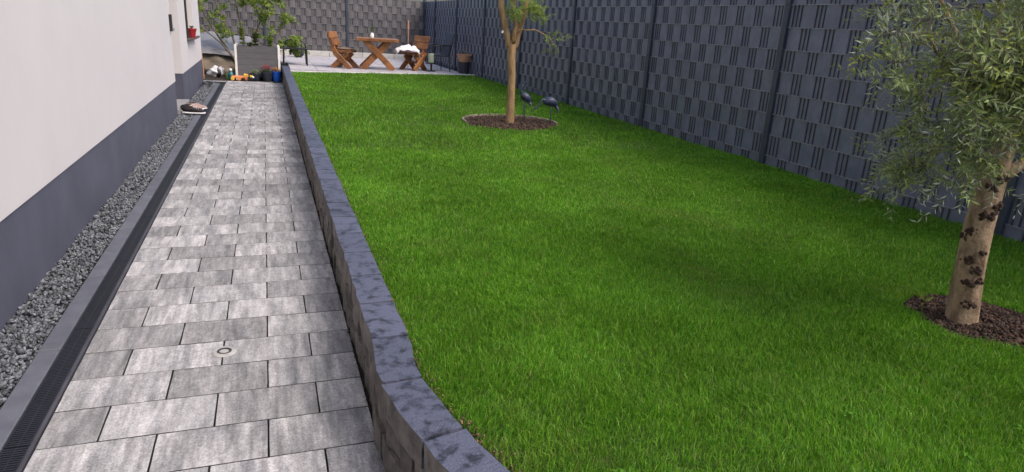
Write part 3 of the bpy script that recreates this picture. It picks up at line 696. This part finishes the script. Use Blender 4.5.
# curled young shoots that catch the light
for c in ((2.58, 1.92, 1.62), (2.50, 1.98, 1.50), (2.76, 1.85, 1.72), (2.40, 2.0, 1.66), (2.83, 1.78, 1.66), (2.94, 1.82, 1.78), (2.36, 2.02, 1.5), (2.64, 1.9, 1.56), (3.0, 1.7, 1.45)):
    pts = T.grow(Vector(c), droop=.3)
    for k in range(3): T.twig(Vector(c), Vector((random.uniform(-1, .3), random.uniform(-.8, .3), .5)), .24, .036, .012, 12, young=.45, curl=2.4, droop=1.8)
bk = T.br.build('trunk', M['bark2'], ol, smooth=True)
T.tw.build('branches', M['twig'], ol, kind='stuff'); T.lf.build('crown', M['olive'], ol, kind='stuff'); T.yg.build('young_shoots', M['young'], ol, kind='stuff')
print('olive leaves', len(T.lf.v)//5, len(T.yg.v)//5)
def trunk_at(z):
    for i in range(len(tp)-1):
        if tp[i][2] <= z <= tp[i+1][2]: t = (z-tp[i][2])/(tp[i+1][2]-tp[i][2]); return Vector(tp[i]).lerp(Vector(tp[i+1]), t), tr_[i]*(1-t)+tr_[i+1]*t
for z, off, sz in ((.43, -.35, 1), (.53, -.1, .95), (.545, -.75, .8), (.60, -.35, .9), (.645, .15, .9), (.78, .35, .9), (.86, -.45, 1.2), (.90, -.8, 1), (.985, -.1, .9), (1.03, -.6, 1.0), (.745, .75, .8), (1.08, .5, .8), (.69, -.6, .6)):
    c, r = trunk_at(z); view = math.atan2(-c.y, -c.x)-off*1.2; dr_ = Vector((math.cos(view), math.sin(view), 0)); q = dr_.to_track_quat('X', 'Z').to_matrix()
    kb_ = MB(); kb_.blob(c+dr_*r*.90, (.008*sz, .026*sz, .021*sz), 8, .5, seed=z*10, mtx=q)
    for j in range(4): kb_.blob(c+dr_*(r*.93)+q @ Vector((.005, random.uniform(-.022, .022)*sz, random.uniform(-.017, .017)*sz)), (.008, .009, .008), 5, .3, seed=j+z, mtx=q)
    kb_.build('knot', M['knot'], bk, smooth=True)
rt = MB()
for a in range(9):
    an = a*.7+.3; rt.blob((3.11+.078*math.cos(an), 2.03+.078*math.sin(an), .308), (.026, .024, .018), 6, .4, seed=a)
rt.build('root_flare', M['knot'], bk, smooth=True)
sp = thing('seedling', (3.06, 2.22, .31), 'tiny pale green seedling sprouting from the mulch beside the olive trunk', 'plant')
q = MB(); q.tube([(3.02, 2.17, .30), (3.015, 2.17, .35), (3.0, 2.16, .385)], .0022, 5); q.build('stem', M['fresh'], sp)
for dv in (Vector((-.8, .2, .9)), Vector((.9, -.2, .35)), Vector((-.4, -.6, .5))): MB().leaf(Vector((3.004, 2.16, .375)), dv, Vector((0, -1, .4)), .055, .022).build('leaf', M['young'], sp)

# --- slim pruned tree in the middle of the lawn
t1 = thing('young_tree', (2.99, 8.3, .30), 'slim pruned tree with smooth tan trunk forking into three stems', 'tree')
T = Tree()
T.limb([(2.985, 8.3, .27), (2.985, 8.3, .36), (2.98, 8.3, .6), (2.975, 8.3, .9), (2.955, 8.3, 1.15), (2.95, 8.3, 1.30), (2.95, 8.3, 1.38)], [.064, .055, .051, .049, .052, .058, .046], 14, wob=.03)
limbs(T, [([(2.935, 8.3, 1.26), (2.86, 8.3, 1.5), (2.79, 8.3, 1.75), (2.74, 8.3, 2.1), (2.62, 8.3, 2.5)], .047, .020),
          ([(2.975, 8.3, 1.26), (3.04, 8.3, 1.5), (3.10, 8.3, 1.75), (3.16, 8.3, 2.1), (3.25, 8.3, 2.5)], .047, .020),
          ([(2.955, 8.26, 1.34), (2.965, 8.24, 1.55), (2.93, 8.24, 1.8), (2.95, 8.2, 2.2), (2.93, 8.2, 2.5)], .030, .012),
          ([(2.90, 8.3, 1.42), (3.0, 8.22, 1.50), (3.2, 8.2, 1.52), (3.38, 8.2, 1.45), (3.52, 8.2, 1.33)], .011, .004)])
ends = [Vector((random.uniform(2.3, 3.5), random.uniform(7.8, 8.8), random.uniform(1.95, 2.9))) for _ in range(60)]
ends += [Vector((random.uniform(2.76, 3.18), random.uniform(8.1, 8.4), random.uniform(1.62, 1.95))) for _ in range(12)]
ends += [Vector((random.uniform(2.8, 3.2), random.uniform(8.0, 8.2), random.uniform(1.68, 1.9))) for _ in range(14)]
ends += [Vector((3.22, 8.15, 1.72)), Vector((3.30, 8.15, 1.74)), Vector((3.34, 8.15, 1.66)), Vector((3.25, 8.1, 1.8)), Vector((3.5, 8.2, 1.52)), Vector((3.4, 8.15, 1.34)), Vector((3.46, 8.15, 1.22)), Vector((3.6, 8.2, 1.45)), Vector((3.45, 8.1, 1.42))]
for p in ends:
    pts = T.grow(p, droop=.1, wander=.04)
    nl = 6 if p.z > 1.55 else 3
    for k in range(nl):
        T.twig(pts[-1-k % 3].copy(), Vector((random.uniform(-1, 1), random.uniform(-1, 1), random.uniform(-.8, .8))), random.uniform(.08, .17), .045, .013, 6, young=.30 if p.z > 1.55 else .05, curl=1, droop=.5)
T.br.build('trunk', M['bark1'], t1, smooth=True); T.tw.build('branches', M['gtwig'], t1, kind='stuff'); T.lf.build('crown', M['fresh'], t1, kind='stuff'); T.yg.build('young_shoots', M['young'], t1, kind='stuff')
MB().box((2.79, 8.22, 1.47), (.022, .006, .03), Matrix.Rotation(.4, 3, 'Y')).build('tag', M['cloth'], t1)

# --- bare shrub behind the raised bed
sh = thing('shrub', (-.45, 18.2, 0), 'open grey-stemmed shrub with sparse light green leaves behind the raised bed', 'shrub')
T = Tree()
limbs(T, [([(-.55, 18.2, -.02), (-.85, 18.2, .55), (-1.2, 18.15, 1.1), (-1.45, 18.1, 1.7)], .034, .010),
          ([(-.50, 18.2, -.02), (-.75, 18.25, .9), (-1.05, 18.25, 1.5), (-1.15, 18.2, 2.3)], .030, .010),
          ([(-.45, 18.2, -.02), (-.5, 18.2, .9), (-.62, 18.2, 1.6), (-.75, 18.2, 2.5)], .030, .010),
          ([(-.40, 18.2, -.02), (-.25, 18.2, .9), (-.05, 18.2, 1.4), (.15, 18.2, 2.2)], .028, .010),
          ([(-.35, 18.2, -.02), (.1, 18.15, .8), (.4, 18.1, 1.2), (.55, 18.1, 1.7)], .024, .008),
          ([(-.62, 18.1, .2), (-1.0, 18.0, .75), (-1.35, 18.0, 1.05), (-1.6, 18, 1.15)], .026, .008)])
cl2 = [(-1.0, 1.35, .20, 7), (-1.45, 1.5, .14, 5), (-.15, 1.75, .28, 18), (.15, 1.5, .25, 14), (.55, .80, .20, 12), (.75, .72, .14, 8), (-.5, 1.9, .3, 9), (.25, 1.9, .2, 8), (-1.5, .98, .10, 4), (-.9, 1.05, .15, 5), (.5, 1.35, .14, 5), (-1.2, 1.9, .3, 6), (-.3, 2.5, .5, 14), (-1.2, 2.5, .4, 10), (.4, 2.4, .4, 10)]
for cx_, cz_, rr_, nn in cl2:
    for _ in range(nn):
        p = Vector((cx_+random.gauss(0, rr_*.6), 18.15+random.gauss(0, .2), cz_+random.gauss(0, rr_*.6)))
        pts = T.grow(p, droop=.05, wander=.05)
        for k in range(5): T.twig(pts[-1-k % 3].copy(), Vector((random.uniform(-1, 1), random.uniform(-1, .5), random.uniform(-.3, 1))), .14, .075, .045, 6, young=.25, curl=1, droop=.3, spread=1)
for _ in range(40): T.grow(Vector((random.uniform(-1.6, .8), 18.2+random.uniform(-.3, .3), random.uniform(.9, 2.4))), droop=.05, wander=.1)
T.br.build('stems', M['twig'], sh, smooth=True); T.tw.build('branches', M['twig'], sh, kind='stuff'); T.lf.build('crown', M['fresh'], sh, kind='stuff'); T.yg.build('young_shoots', M['young'], sh, kind='stuff')

# ------------------------------------------------------------------ raised bed and its plants
rb = thing('raised_bed', (-.18, 17.1, 0), 'grey board raised bed with white corner posts at the end of the path', 'raised bed')
for x_ in (-.655, .278):
    for y_ in (16.92, 17.62):
        MB().beam((x_, y_, -.02), (x_, y_, .78), .05, .05, ch=.08).build('corner_post', M['white'], rb)
for i in range(5):
    z_ = .06+i*.137
    MB().bb((-.629, 16.915, z_), (.252, 16.935, z_+.134)).build('board', M['board'], rb); MB().bb((-.629, 17.605, z_), (.252, 17.625, z_+.134)).build('board', M['board'], rb)
    for x_ in (-.655, .278): MB().bb((x_-.01, 16.946, z_), (x_+.01, 17.594, z_+.134)).build('board', M['board'], rb)
MB().bb((-.644, 16.937, .0), (.267, 17.603, .70)).build('soil_fill', M['soil'], rb)
def bed_plant(x_, y_, z_, h_, spread, m, label, cat='plant', flowers=None, nst=9, ll=.08, lw=.04):
    t = thing('bed_plant', (x_, y_, z_), label, cat); st = MB(); lf = MB(); fl = MB()
    for i in range(nst):
        a = random.uniform(0, 6.28); rr_ = spread*random.random(); top = Vector((x_+rr_*math.cos(a), y_+rr_*math.sin(a), z_+h_*random.uniform(.55, 1)))
        pts = bez(Vector((x_, y_, z_-.01)), Vector((x_, y_, z_+h_*.5)), top, 5); st.tube(pts, .004, 4)
        for q in pts[1:]:
            for k in range(4):
                b = random.uniform(0, 6.28); lf.leaf(q, Vector((math.cos(b), math.sin(b), random.uniform(-.1, .7))), Vector((0, 0, 1)), ll*random.uniform(.7, 1.2), lw)
        if flowers:
            for k in range(6):
                b = random.uniform(0, 6.28); fl.leaf(top, Vector((math.cos(b), math.sin(b), .4)), Vector((0, 0, 1)), .035, .03)
    st.build('stems', M['gtwig'], t); lf.build('leaves', m, t, kind='stuff')
    if flowers: fl.build('flowers', flowers, t, kind='stuff')
bed_plant(-.50, 17.15, .70, .55, .14, M['young'], 'tall yellow-green leafy plant at the left end of the raised bed', nst=12)
bed_plant(-.22, 17.1, .70, .42, .16, M['mid'], 'amber flowering plant in the middle of the raised bed', flowers=M['amber'], nst=12)
bed_plant(.10, 17.1, .70, .38, .17, M['fresh'], 'bushy light green plant at the right end of the raised bed', nst=12)
bed_plant(-.34, 17.0, .70, .14, .12, M['mid'], 'low plant with white flowers at the front of the raised bed', flowers=M['cloth'], nst=8, ll=.05)

# pots and toys in front of the raised bed
def pot(name, c, r0, r1, h_, m, label, cat='pot', plant=None, pm=None, n=30, hh=.12, ll=.05, lw=.03, fl=None):
    t = thing(name, c, label, cat)
    MB().lathe(c, [(r0, 0), (r1, h_*.86), (r1*1.07, h_*.86), (r1*1.07, h_), (r1*.92, h_), (r1*.9, h_*.9)], 18).build('pot', m, t)
    MB().lathe((c[0], c[1], c[2]+h_*.86), [(r1*.9, 0), (r1*.88, .012)], 14).build('soil_fill', M['soil'], t)
    if pm:
        q = MB()
        for i in range(n):
            a = random.uniform(0, 6.28); e = random.uniform(0, 1.3); p0 = Vector(c)+Vector((random.gauss(0, r1*.35), random.gauss(0, r1*.35), h_*.9+random.random()*hh*.6))
            q.leaf(p0, Vector((math.cos(a)*math.cos(e), math.sin(a)*math.cos(e), math.sin(e))), Vector((0, 0, 1)), ll, lw)
        q.build('leaves', pm, t)
        if fl:
            q = MB()
            for i in range(70):
                a = random.uniform(0, 6.28); p0 = Vector(c)+Vector((random.gauss(0, r1*.55), random.gauss(0, r1*.45), h_+hh*.4+random.random()*hh*.8))
                q.leaf(p0, Vector((math.cos(a), math.sin(a), random.uniform(-.3, .6))), Vector((0, 0, 1)), .035, .032)
            q.build('flowers', fl, t)
    return t
pot('flower_pot', (-.26, 16.78, 0), .085, .115, .16, M['darkpot'], 'dark pot with grey-white trailing plant against the raised bed', pm=M['olive'], n=90, fl=None)
pot('flower_pot', (.0, 16.77, 0), .095, .125, .20, M['darkpot'], 'dark pot with red flowers in front of the raised bed', pm=M['mid'], n=50, fl=M['red'])
pot('bucket', (.205, 16.79, 0), .085, .095, .22, M['blue'], 'bright blue bucket with a brown plant by the retaining wall', 'bucket', pm=M['amber'], n=70, hh=.14)
tag(MB().bb((.12, 16.28, .004), (.33, 16.5, .016)).build('rubber_mat', M['black']), 'small flat black mat on the last pavers beside the wall', 'mat')
tt = thing('toy_truck', (-.55, 16.72, 0), 'low orange toy vehicle lying at the foot of the left white post', 'toy')
MB().beam((-.76, 16.72, .075), (-.42, 16.72, .075), .12, .05, ch=.2).build('body', M['orange'], tt)
MB().beam((-.50, 16.72, .12), (-.42, 16.72, .11), .11, .06, ch=.25).build('cab', M['yellow'], tt)
for x_ in (-.74, -.60, -.44):
    for y_ in (16.65, 16.79): MB().tube([(x_, y_-.015, .042), (x_, y_+.015, .042)], .042, 12).build('wheel', M['orange'] if x_ > -.7 else M['yellow'], tt)
t2 = thing('toy_digger', (-.40, 16.66, 0), 'small yellow and black toy beside the orange toy vehicle', 'toy')
MB().box((-.36, 16.62, .06), (.12, .07, .05)).build('body', M['black'], t2); MB().box((-.34, 16.62, .105), (.06, .05, .045)).build('cab', M['yellow'], t2)
MB().tube([(-.40, 16.62, .10), (-.44, 16.62, .15), (-.47, 16.62, .07)], .011, 6).build('arm', M['yellow'], t2)
MB().blob((-.305, 16.60, .085), (.026, .026, .026), 8, 0).build('ball', M['ceramic'], t2, smooth=True)
for x_ in (-.40, -.32): MB().tube([(x_, 16.58, .022), (x_, 16.66, .022)], .022, 10).build('wheel', M['black'], t2)
t3 = thing('toy_figure', (-.78, 16.85, 0), 'dark teal bottle-shaped toy with a round white top', 'toy')
MB().lathe((-.78, 16.85, 0), [(.06, 0), (.065, .12), (.035, .17), (.03, .19)]).build('body', M['teal'], t3)
MB().blob((-.78, 16.85, .215), (.034, .034, .034), 8, 0).build('head', M['ceramic'], t3, smooth=True)
MB().lathe((-.86, 16.87, 0), [(.05, 0), (.05, .10), (.03, .12)]).build('jug', M['mid'], t3)

# tarpaulin, sand, bag, stake, hose at far left
sd_ = thing('sand_heap', (-1.15, 18.2, 0), 'rounded beige sand heap under the grey tarpaulin beyond the house', 'sand heap')
MB().blob((-1.15, 18.6, .22), (.62, .5, .38), 14, .18, seed=3).build('sand', M['beige'], sd_, smooth=True)
ta = MB(); n = 14; v = []
for j in range(n+1):
    for i in range(n+1):
        u, w_ = i/n, j/n; px_ = -1.9+1.55*u; py_ = 18.1+1.9*w_
        z_ = .60+.32*w_-.10*abs(u-.35)*1.2+.05*noise.noise(Vector((u*4, w_*4, 1)))-(.10 if j == 0 else 0)
        v.append((px_, py_, z_))
ta.add(v, [(j*(n+1)+i, j*(n+1)+i+1, (j+1)*(n+1)+i+1, (j+1)*(n+1)+i) for j in range(n) for i in range(n)])
ta = ta.build('tarpaulin', M['tarp']); so2 = ta.modifiers.new('thickness', 'SOLIDIFY'); so2.thickness = .012
tag(ta, 'pale grey tarpaulin stretched over the heap beyond the house corner', 'tarpaulin')
ps = thing('support_frame', (-1.1, 18.9, 0), 'low wooden frame carrying the grey tarpaulin', 'frame')
for x_, y_ in ((-1.75, 18.25), (-.5, 18.25), (-1.75, 19.9), (-.5, 19.9)): MB().beam((x_, y_, 0), (x_, y_, .55+(y_-18.1)*.16-.02), .06, .06).build('post', M['dwood'], ps)
bg_ = thing('plastic_bag', (-1.13, 17.2, 0), 'crumpled white bag lying on the brown soil', 'bag')
MB().blob((-1.17, 17.3, .13), (.12, .10, .09), 10, .55, seed=9).build('bag_body', M['cloth'], bg_, smooth=True); MB().blob((-1.01, 17.35, .14), (.06, .07, .10), 8, .5, seed=4).build('bag_fold', M['cloth'], bg_, smooth=True)
tag(MB().blob((-1.07, 17.3, .09), (.06, .06, .09), 8, .4, seed=2).build('dark_gap_fill', M['black'], smooth=True), 'black lump filling the gap between the parts of the white bag', 'cloth')  # black lump between the two bag parts
tag(MB().tube([(-1.36, 17.0, -.02), (-1.365, 17.0, .4), (-1.38, 17.0, .62)], [.014, .013, .012], 7).build('wooden_stake', M['terra']), 'thin reddish stake standing in the soil beyond the house corner', 'stake')
hp = []
for i in range(60):
    a = i/60*2*PI*2.6; hp.append((-1.17+.085*math.cos(a)*(1+.1*math.sin(i)), 15.35+.35*math.sin(a), .03+.012*(i % 24)/8+.02*random.random()))
tag(MB().tube(hp, .011, 6).build('garden_hose', M['hose'], smooth=True), 'dark garden hose coiled at the far end of the gravel strip', 'hose')

# ------------------------------------------------------------------ garden furniture
PZ = .322
def beam_part(nm, m, t, *a, **k): return MB().beam(*a, **k).build(nm, m, t, local=True)
def rustic_chair(loc, rz, label, sc=1):
    # local: sits facing +x, y is width
    t = thing('wooden_chair', loc, label, 'chair', rz, 'rustic wooden chairs by the table')
    w_ = .46
    for s_ in (-1, 1):
        y_ = s_*.17
        beam_part('leg', M['wood'], t, (-.24, y_, 0), (.14, y_-s_*.0, .36), .12, .055, up=(0, 1, 0)); 
        beam_part('leg', M['wood'], t, (.24, y_+s_*.052, 0), (-.14, y_+s_*.052, .36), .12, .055, up=(0, 1, 0))
        beam_part('back_post', M['wood'], t, (-.17, y_-s_*.052, .30), (-.335, y_-s_*.052, .80), .09, .05, up=(0, 1, 0))
    beam_part('stretcher', M['wood'], t, (0, -.2, .19), (0, .2, .19), .04, .06)
    for i in range(3): beam_part('seat_plank', M['wood'], t, (-.16+i*.155, -w_/2, .405), (-.16+i*.155, w_/2, .40), .148, .06, up=(0, 0, 1))
    for i, z_ in enumerate((.60, .765)): beam_part('back_plank', M['wood'], t, (-.225-i*.062, -w_/2-.01, z_), (-.225-i*.062, w_/2+.01, z_), .035, .155, up=(-.3, 0, 1))
    return t
rustic_chair((1.80, 17.25, PZ), R(-28), 'rustic wooden chair left of the table with brown seat cushion')
c_ = thing('seat_cushion', (1.84, 17.24, PZ+.43), 'brown cushion on the seat of the left wooden chair', 'cushion', R(-28))
MB().blob((0, 0, .025), (.22, .21, .032), 8, .06).build('cushion_body', M['cushion'], c_, smooth=True, local=True)
rustic_chair((3.55, 17.35, PZ), R(217), 'rustic wooden chair right of the table with white blanket on the seat')
b_ = MB(); n = 16; v = []
for j in range(n+1):
    for i in range(n+1):
        u, w_ = i/n*2-1, j/n*2-1; rr_ = max(0, 1-(u*u+w_*w_)*.55)
        v.append((3.32+u*.30+.02*noise.noise(Vector((i, j, 0))), 17.15+w_*.20, PZ+.44+.16*rr_**.8+.07*noise.noise(Vector((u*2.2, w_*2.2, 4)))-.02*max(abs(u), abs(w_))**4))
b_.add(v, [(j*(n+1)+i, j*(n+1)+i+1, (j+1)*(n+1)+i+1, (j+1)*(n+1)+i) for j in range(n) for i in range(n)])
k = len(b_.v); b_ = b_.build('blanket', M['cloth'], smooth=True); mod = b_.modifiers.new('t', 'SOLIDIFY'); mod.thickness = .02; tag(b_, 'crumpled white blanket heaped on the right wooden chair', 'blanket')
tb = thing('wooden_table', (2.60, 17.25, PZ), 'rustic wooden table with crossed legs between two chairs', 'table', R(-6), None)
for s_ in (-1, 1):
    y_ = s_*.26
    beam_part('leg', M['wood'], tb, (-.38, y_, 0), (.28, y_, .67), .145, .06, up=(0, 1, 0)); beam_part('leg', M['wood'], tb, (.38, y_+s_*.062, 0), (-.28, y_+s_*.062, .67), .145, .06, up=(0, 1, 0))
beam_part('stretcher', M['wood'], tb, (0, -.34, .33), (0, .34, .33), .06, .08)
for i in range(5): beam_part('tabletop_plank', M['wood'], tb, (-.50, -.34+i*.17, .70), (.50, -.34+i*.17, .70), .165, .075, up=(0, 0, 1))
vs_ = thing('vase', (2.46, 17.15, PZ+.73), 'small white vase with a green sprig on the wooden table', 'vase')
MB().lathe((2.46, 17.15, PZ+.729), [(.04, 0), (.052, .04), (.045, .09), (.035, .11), (.038, .13), (.028, .13)]).build('vase_body', M['ceramic'], vs_, smooth=True)
q = MB()
for i in range(34):
    a = random.uniform(0, 6.28); q.leaf(Vector((2.46, 17.15, PZ+.85+random.random()*.12)), Vector((math.cos(a), math.sin(a), 1.4)), Vector((0, 0, 1)), .09, .018)
q.build('sprig', M['mid'], vs_)
tc_ = thing('garden_torch', (3.52, 18.0, PZ), 'thin pale pole standing behind the right wooden chair', 'pole')
MB().tube([(3.52, 18.0, PZ-.02), (3.52, 18.0, 1.30)], .011, 7).build('pole', M['terra'], tc_); MB().tube([(3.52, 18.0, 1.30), (3.52, 18.0, 1.46), (3.52, 18.0, 1.53)], [.02, .022, .008], 8).build('torch_head', M['terra'], tc_)
# black garden armchair in the right corner
ac = thing('garden_armchair', (4.15, 17.35, PZ), 'dark wicker and metal armchair beside the flower pot in the corner', 'chair', R(12))
for x_ in (-.25, .22):
    for y_ in (-.26, .26): MB().tube([(x_*1.1, y_, 0), (x_, y_, .62 if x_ < 0 else .62)], .014, 8).build('leg', M['black'], ac, local=True)
for y_ in (-.26, .26): MB().tube([(-.27, y_, .60), (-.1, y_, .645), (.25, y_, .64)], .016, 8).build('armrest', M['black'], ac, smooth=True, local=True)
MB().beam((-.25, 0, .40), (.22, 0, .38), .50, .035).build('seat', M['darkpot'], ac, local=True)
MB().beam((.20, 0, .38), (.36, 0, .93), .48, .03, up=(-1, 0, 0), ch=.3).build('backrest', M['darkpot'], ac, local=True)
for y_ in (-.25, .25): MB().tube([(.21, y_, .38), (.37, y_, .94)], .013, 8).build('back_frame', M['black'], ac, local=True)
# side table and lantern
sdt = thing('side_table', (3.92, 17.05, PZ), 'small dark round side table under the glass lantern', 'table')
MB().lathe((3.92, 17.05, PZ), [(.12, 0), (.12, .015), (.015, .02), (.015, .19), (.13, .19), (.13, .21)], 18).build('table_body', M['black'], sdt)
ln = thing('lantern', (3.92, 17.05, PZ+.21), 'pale green glass lantern with dark lid on the side table', 'lantern')
MB().lathe((3.92, 17.05, PZ+.212), [(.07, 0), (.078, .03), (.078, .20), (.06, .24)], 14).build('glass_body', M['beigeplastic'], ln, smooth=False)
MB().lathe((3.92, 17.05, PZ+.452), [(.072, 0), (.072, .02), (.03, .045)], 14).build('lid', M['black'], ln)
MB().tube([(3.86, 17.05, PZ+.47), (3.87, 17.05, PZ+.54), (3.92, 17.05, PZ+.57), (3.97, 17.05, PZ+.54), (3.98, 17.05, PZ+.47)], .004, 5).build('handle', M['black'], ln)
# terracotta bowl on dark stand
stn = thing('plant_stand', (4.70, 16.75, PZ), 'tall dark planter carrying the terracotta bowl beside the fence', 'planter')
MB().lathe((4.70, 16.75, PZ-.01), [(.12, 0), (.125, .02), (.15, .27), (.155, .29), (.13, .29)], 20).build('stand_body', M['darkpot'], stn)
pot('flower_bowl', (4.70, 16.75, PZ+.281), .13, .185, .19, M['terra'], 'wide terracotta bowl with a small plant on the dark planter by the fence', 'pot', pm=M['mid'], n=24, hh=.1, ll=.07, lw=.012)
# low metal chair and round pot near the raised bed
mc = thing('metal_chair', (.68, 17.75, PZ), 'low black metal garden chair behind the corner of the lawn wall', 'chair')
for x_ in (-.27, .25):
    for y_ in (-.22, .22): MB().tube([(x_*1.05, y_, 0), (x_, y_, .38)], .018, 8).build('leg', M['black'], mc, local=True)
MB().bb((-.29, -.24, .375), (.27, .24, .40)).build('seat', M['black'], mc, local=True)
arc = [(-.27, .22, .38), (-.25, .23, .50), (-.17, .24, .57), (0, .24, .60), (.13, .24, .585), (.22, .23, .52), (.27, .22, .40)]
MB().tube(arc, .014, 8).build('back_frame', M['black'], mc, smooth=True, local=True)
for x_ in (-.16, -.05, .06, .16): MB().tube([(x_, .225, .40), (x_, .24, .58)], .006, 6).build('back_bar', M['black'], mc, local=True)
rp2 = thing('round_pot', (.90, 20.8, PZ), 'dark ball-shaped pot standing against the pale kerb wall', 'pot')
MB().lathe((.88, 20.8, PZ-.01), [(.08, 0), (.17, .10), (.185, .19), (.14, .30), (.11, .32), (.13, .335), (.10, .335)], 20).build('pot', M['darkpot'], rp2, smooth=True)

# ------------------------------------------------------------------ metal birds
def skinbird(name, loc, label, spine, body, legs, tail):
    t = thing(name, loc, label, 'garden ornament', 0, 'metal crane ornaments by the tree'); t.scale = (.88,)*3; b = MB()
    b.tube([Vector(p) for p in body[0]], body[1], 12); b.build('body', M['bluebird'], t, smooth=True, local=True)
    MB().tube(spine[0], spine[1], 8).build('neck', M['bluebird'], t, smooth=True, local=True)
    hp_ = Vector(spine[0][-1]); hd = (Vector(spine[0][-1])-Vector(spine[0][-2])).normalized()
    MB().tube([hp_-hd*.01, hp_+hd*.012, hp_+hd*.03], [.012, .019, .012], 8).build('head', M['bluebird'], t, smooth=True, local=True)
    MB().tube([hp_+hd*.028, hp_+hd*.10], [.008, .001], 6).build('beak', M['bluebird'], t, local=True)
    for L_ in legs: MB().tube(L_, .006, 6).build('leg', M['bluebird'], t, smooth=True, local=True)
    for i, tl in enumerate(tail): MB().leaf(Vector(tl[0]), Vector(tl[1]), Vector((0, 1, 1)), .13, .05).build('feather', M['bluebird'], t, local=True)
skinbird('metal_crane', (3.21, 8.42, .29), 'dark blue metal crane standing upright with raised neck beside the slim tree',
         ([(-.03, 0, .44), (-.06, 0, .50), (-.05, 0, .56), (-.02, 0, .61)], [.026, .016, .012, .011]),
         ([(-.06, 0, .43), (-.03, 0, .44), (.03, 0, .41), (.08, 0, .37), (.11, 0, .32)], [.02, .055, .066, .048, .012]),
         [[(0, -.025, .38), (-.01, -.025, .2), (0, -.02, -.01)], [(.03, .025, .38), (.03, .025, .2), (.04, .02, -.01)]], [((.08, 0, .37), (.5, .1, -1)), ((.08, .02, .37), (.7, .3, -1)), ((.07, -.02, .37), (.4, -.3, -1))])
skinbird('metal_crane', (3.55, 8.30, .29), 'dark blue metal crane bending its neck down toward the grass',
         ([(-.07, 0, .36), (-.13, 0, .40), (-.17, 0, .36), (-.19, 0, .30), (-.23, 0, .275)], [.032, .018, .013, .012, .011]),
         ([(-.12, 0, .34), (-.07, 0, .37), (0, 0, .37), (.07, 0, .34), (.12, 0, .28)], [.02, .06, .075, .055, .012]),
         [[(0, -.03, .32), (.0, -.03, .15), (0, -.02, -.01)], [(.03, .03, .32), (.02, .03, .15), (.03, .03, -.01)]], [((.08, 0, .33), (.5, .1, -1)), ((.08, .03, .34), (.8, .3, -.9)), ((.07, -.03, .33), (.4, -.3, -1))])
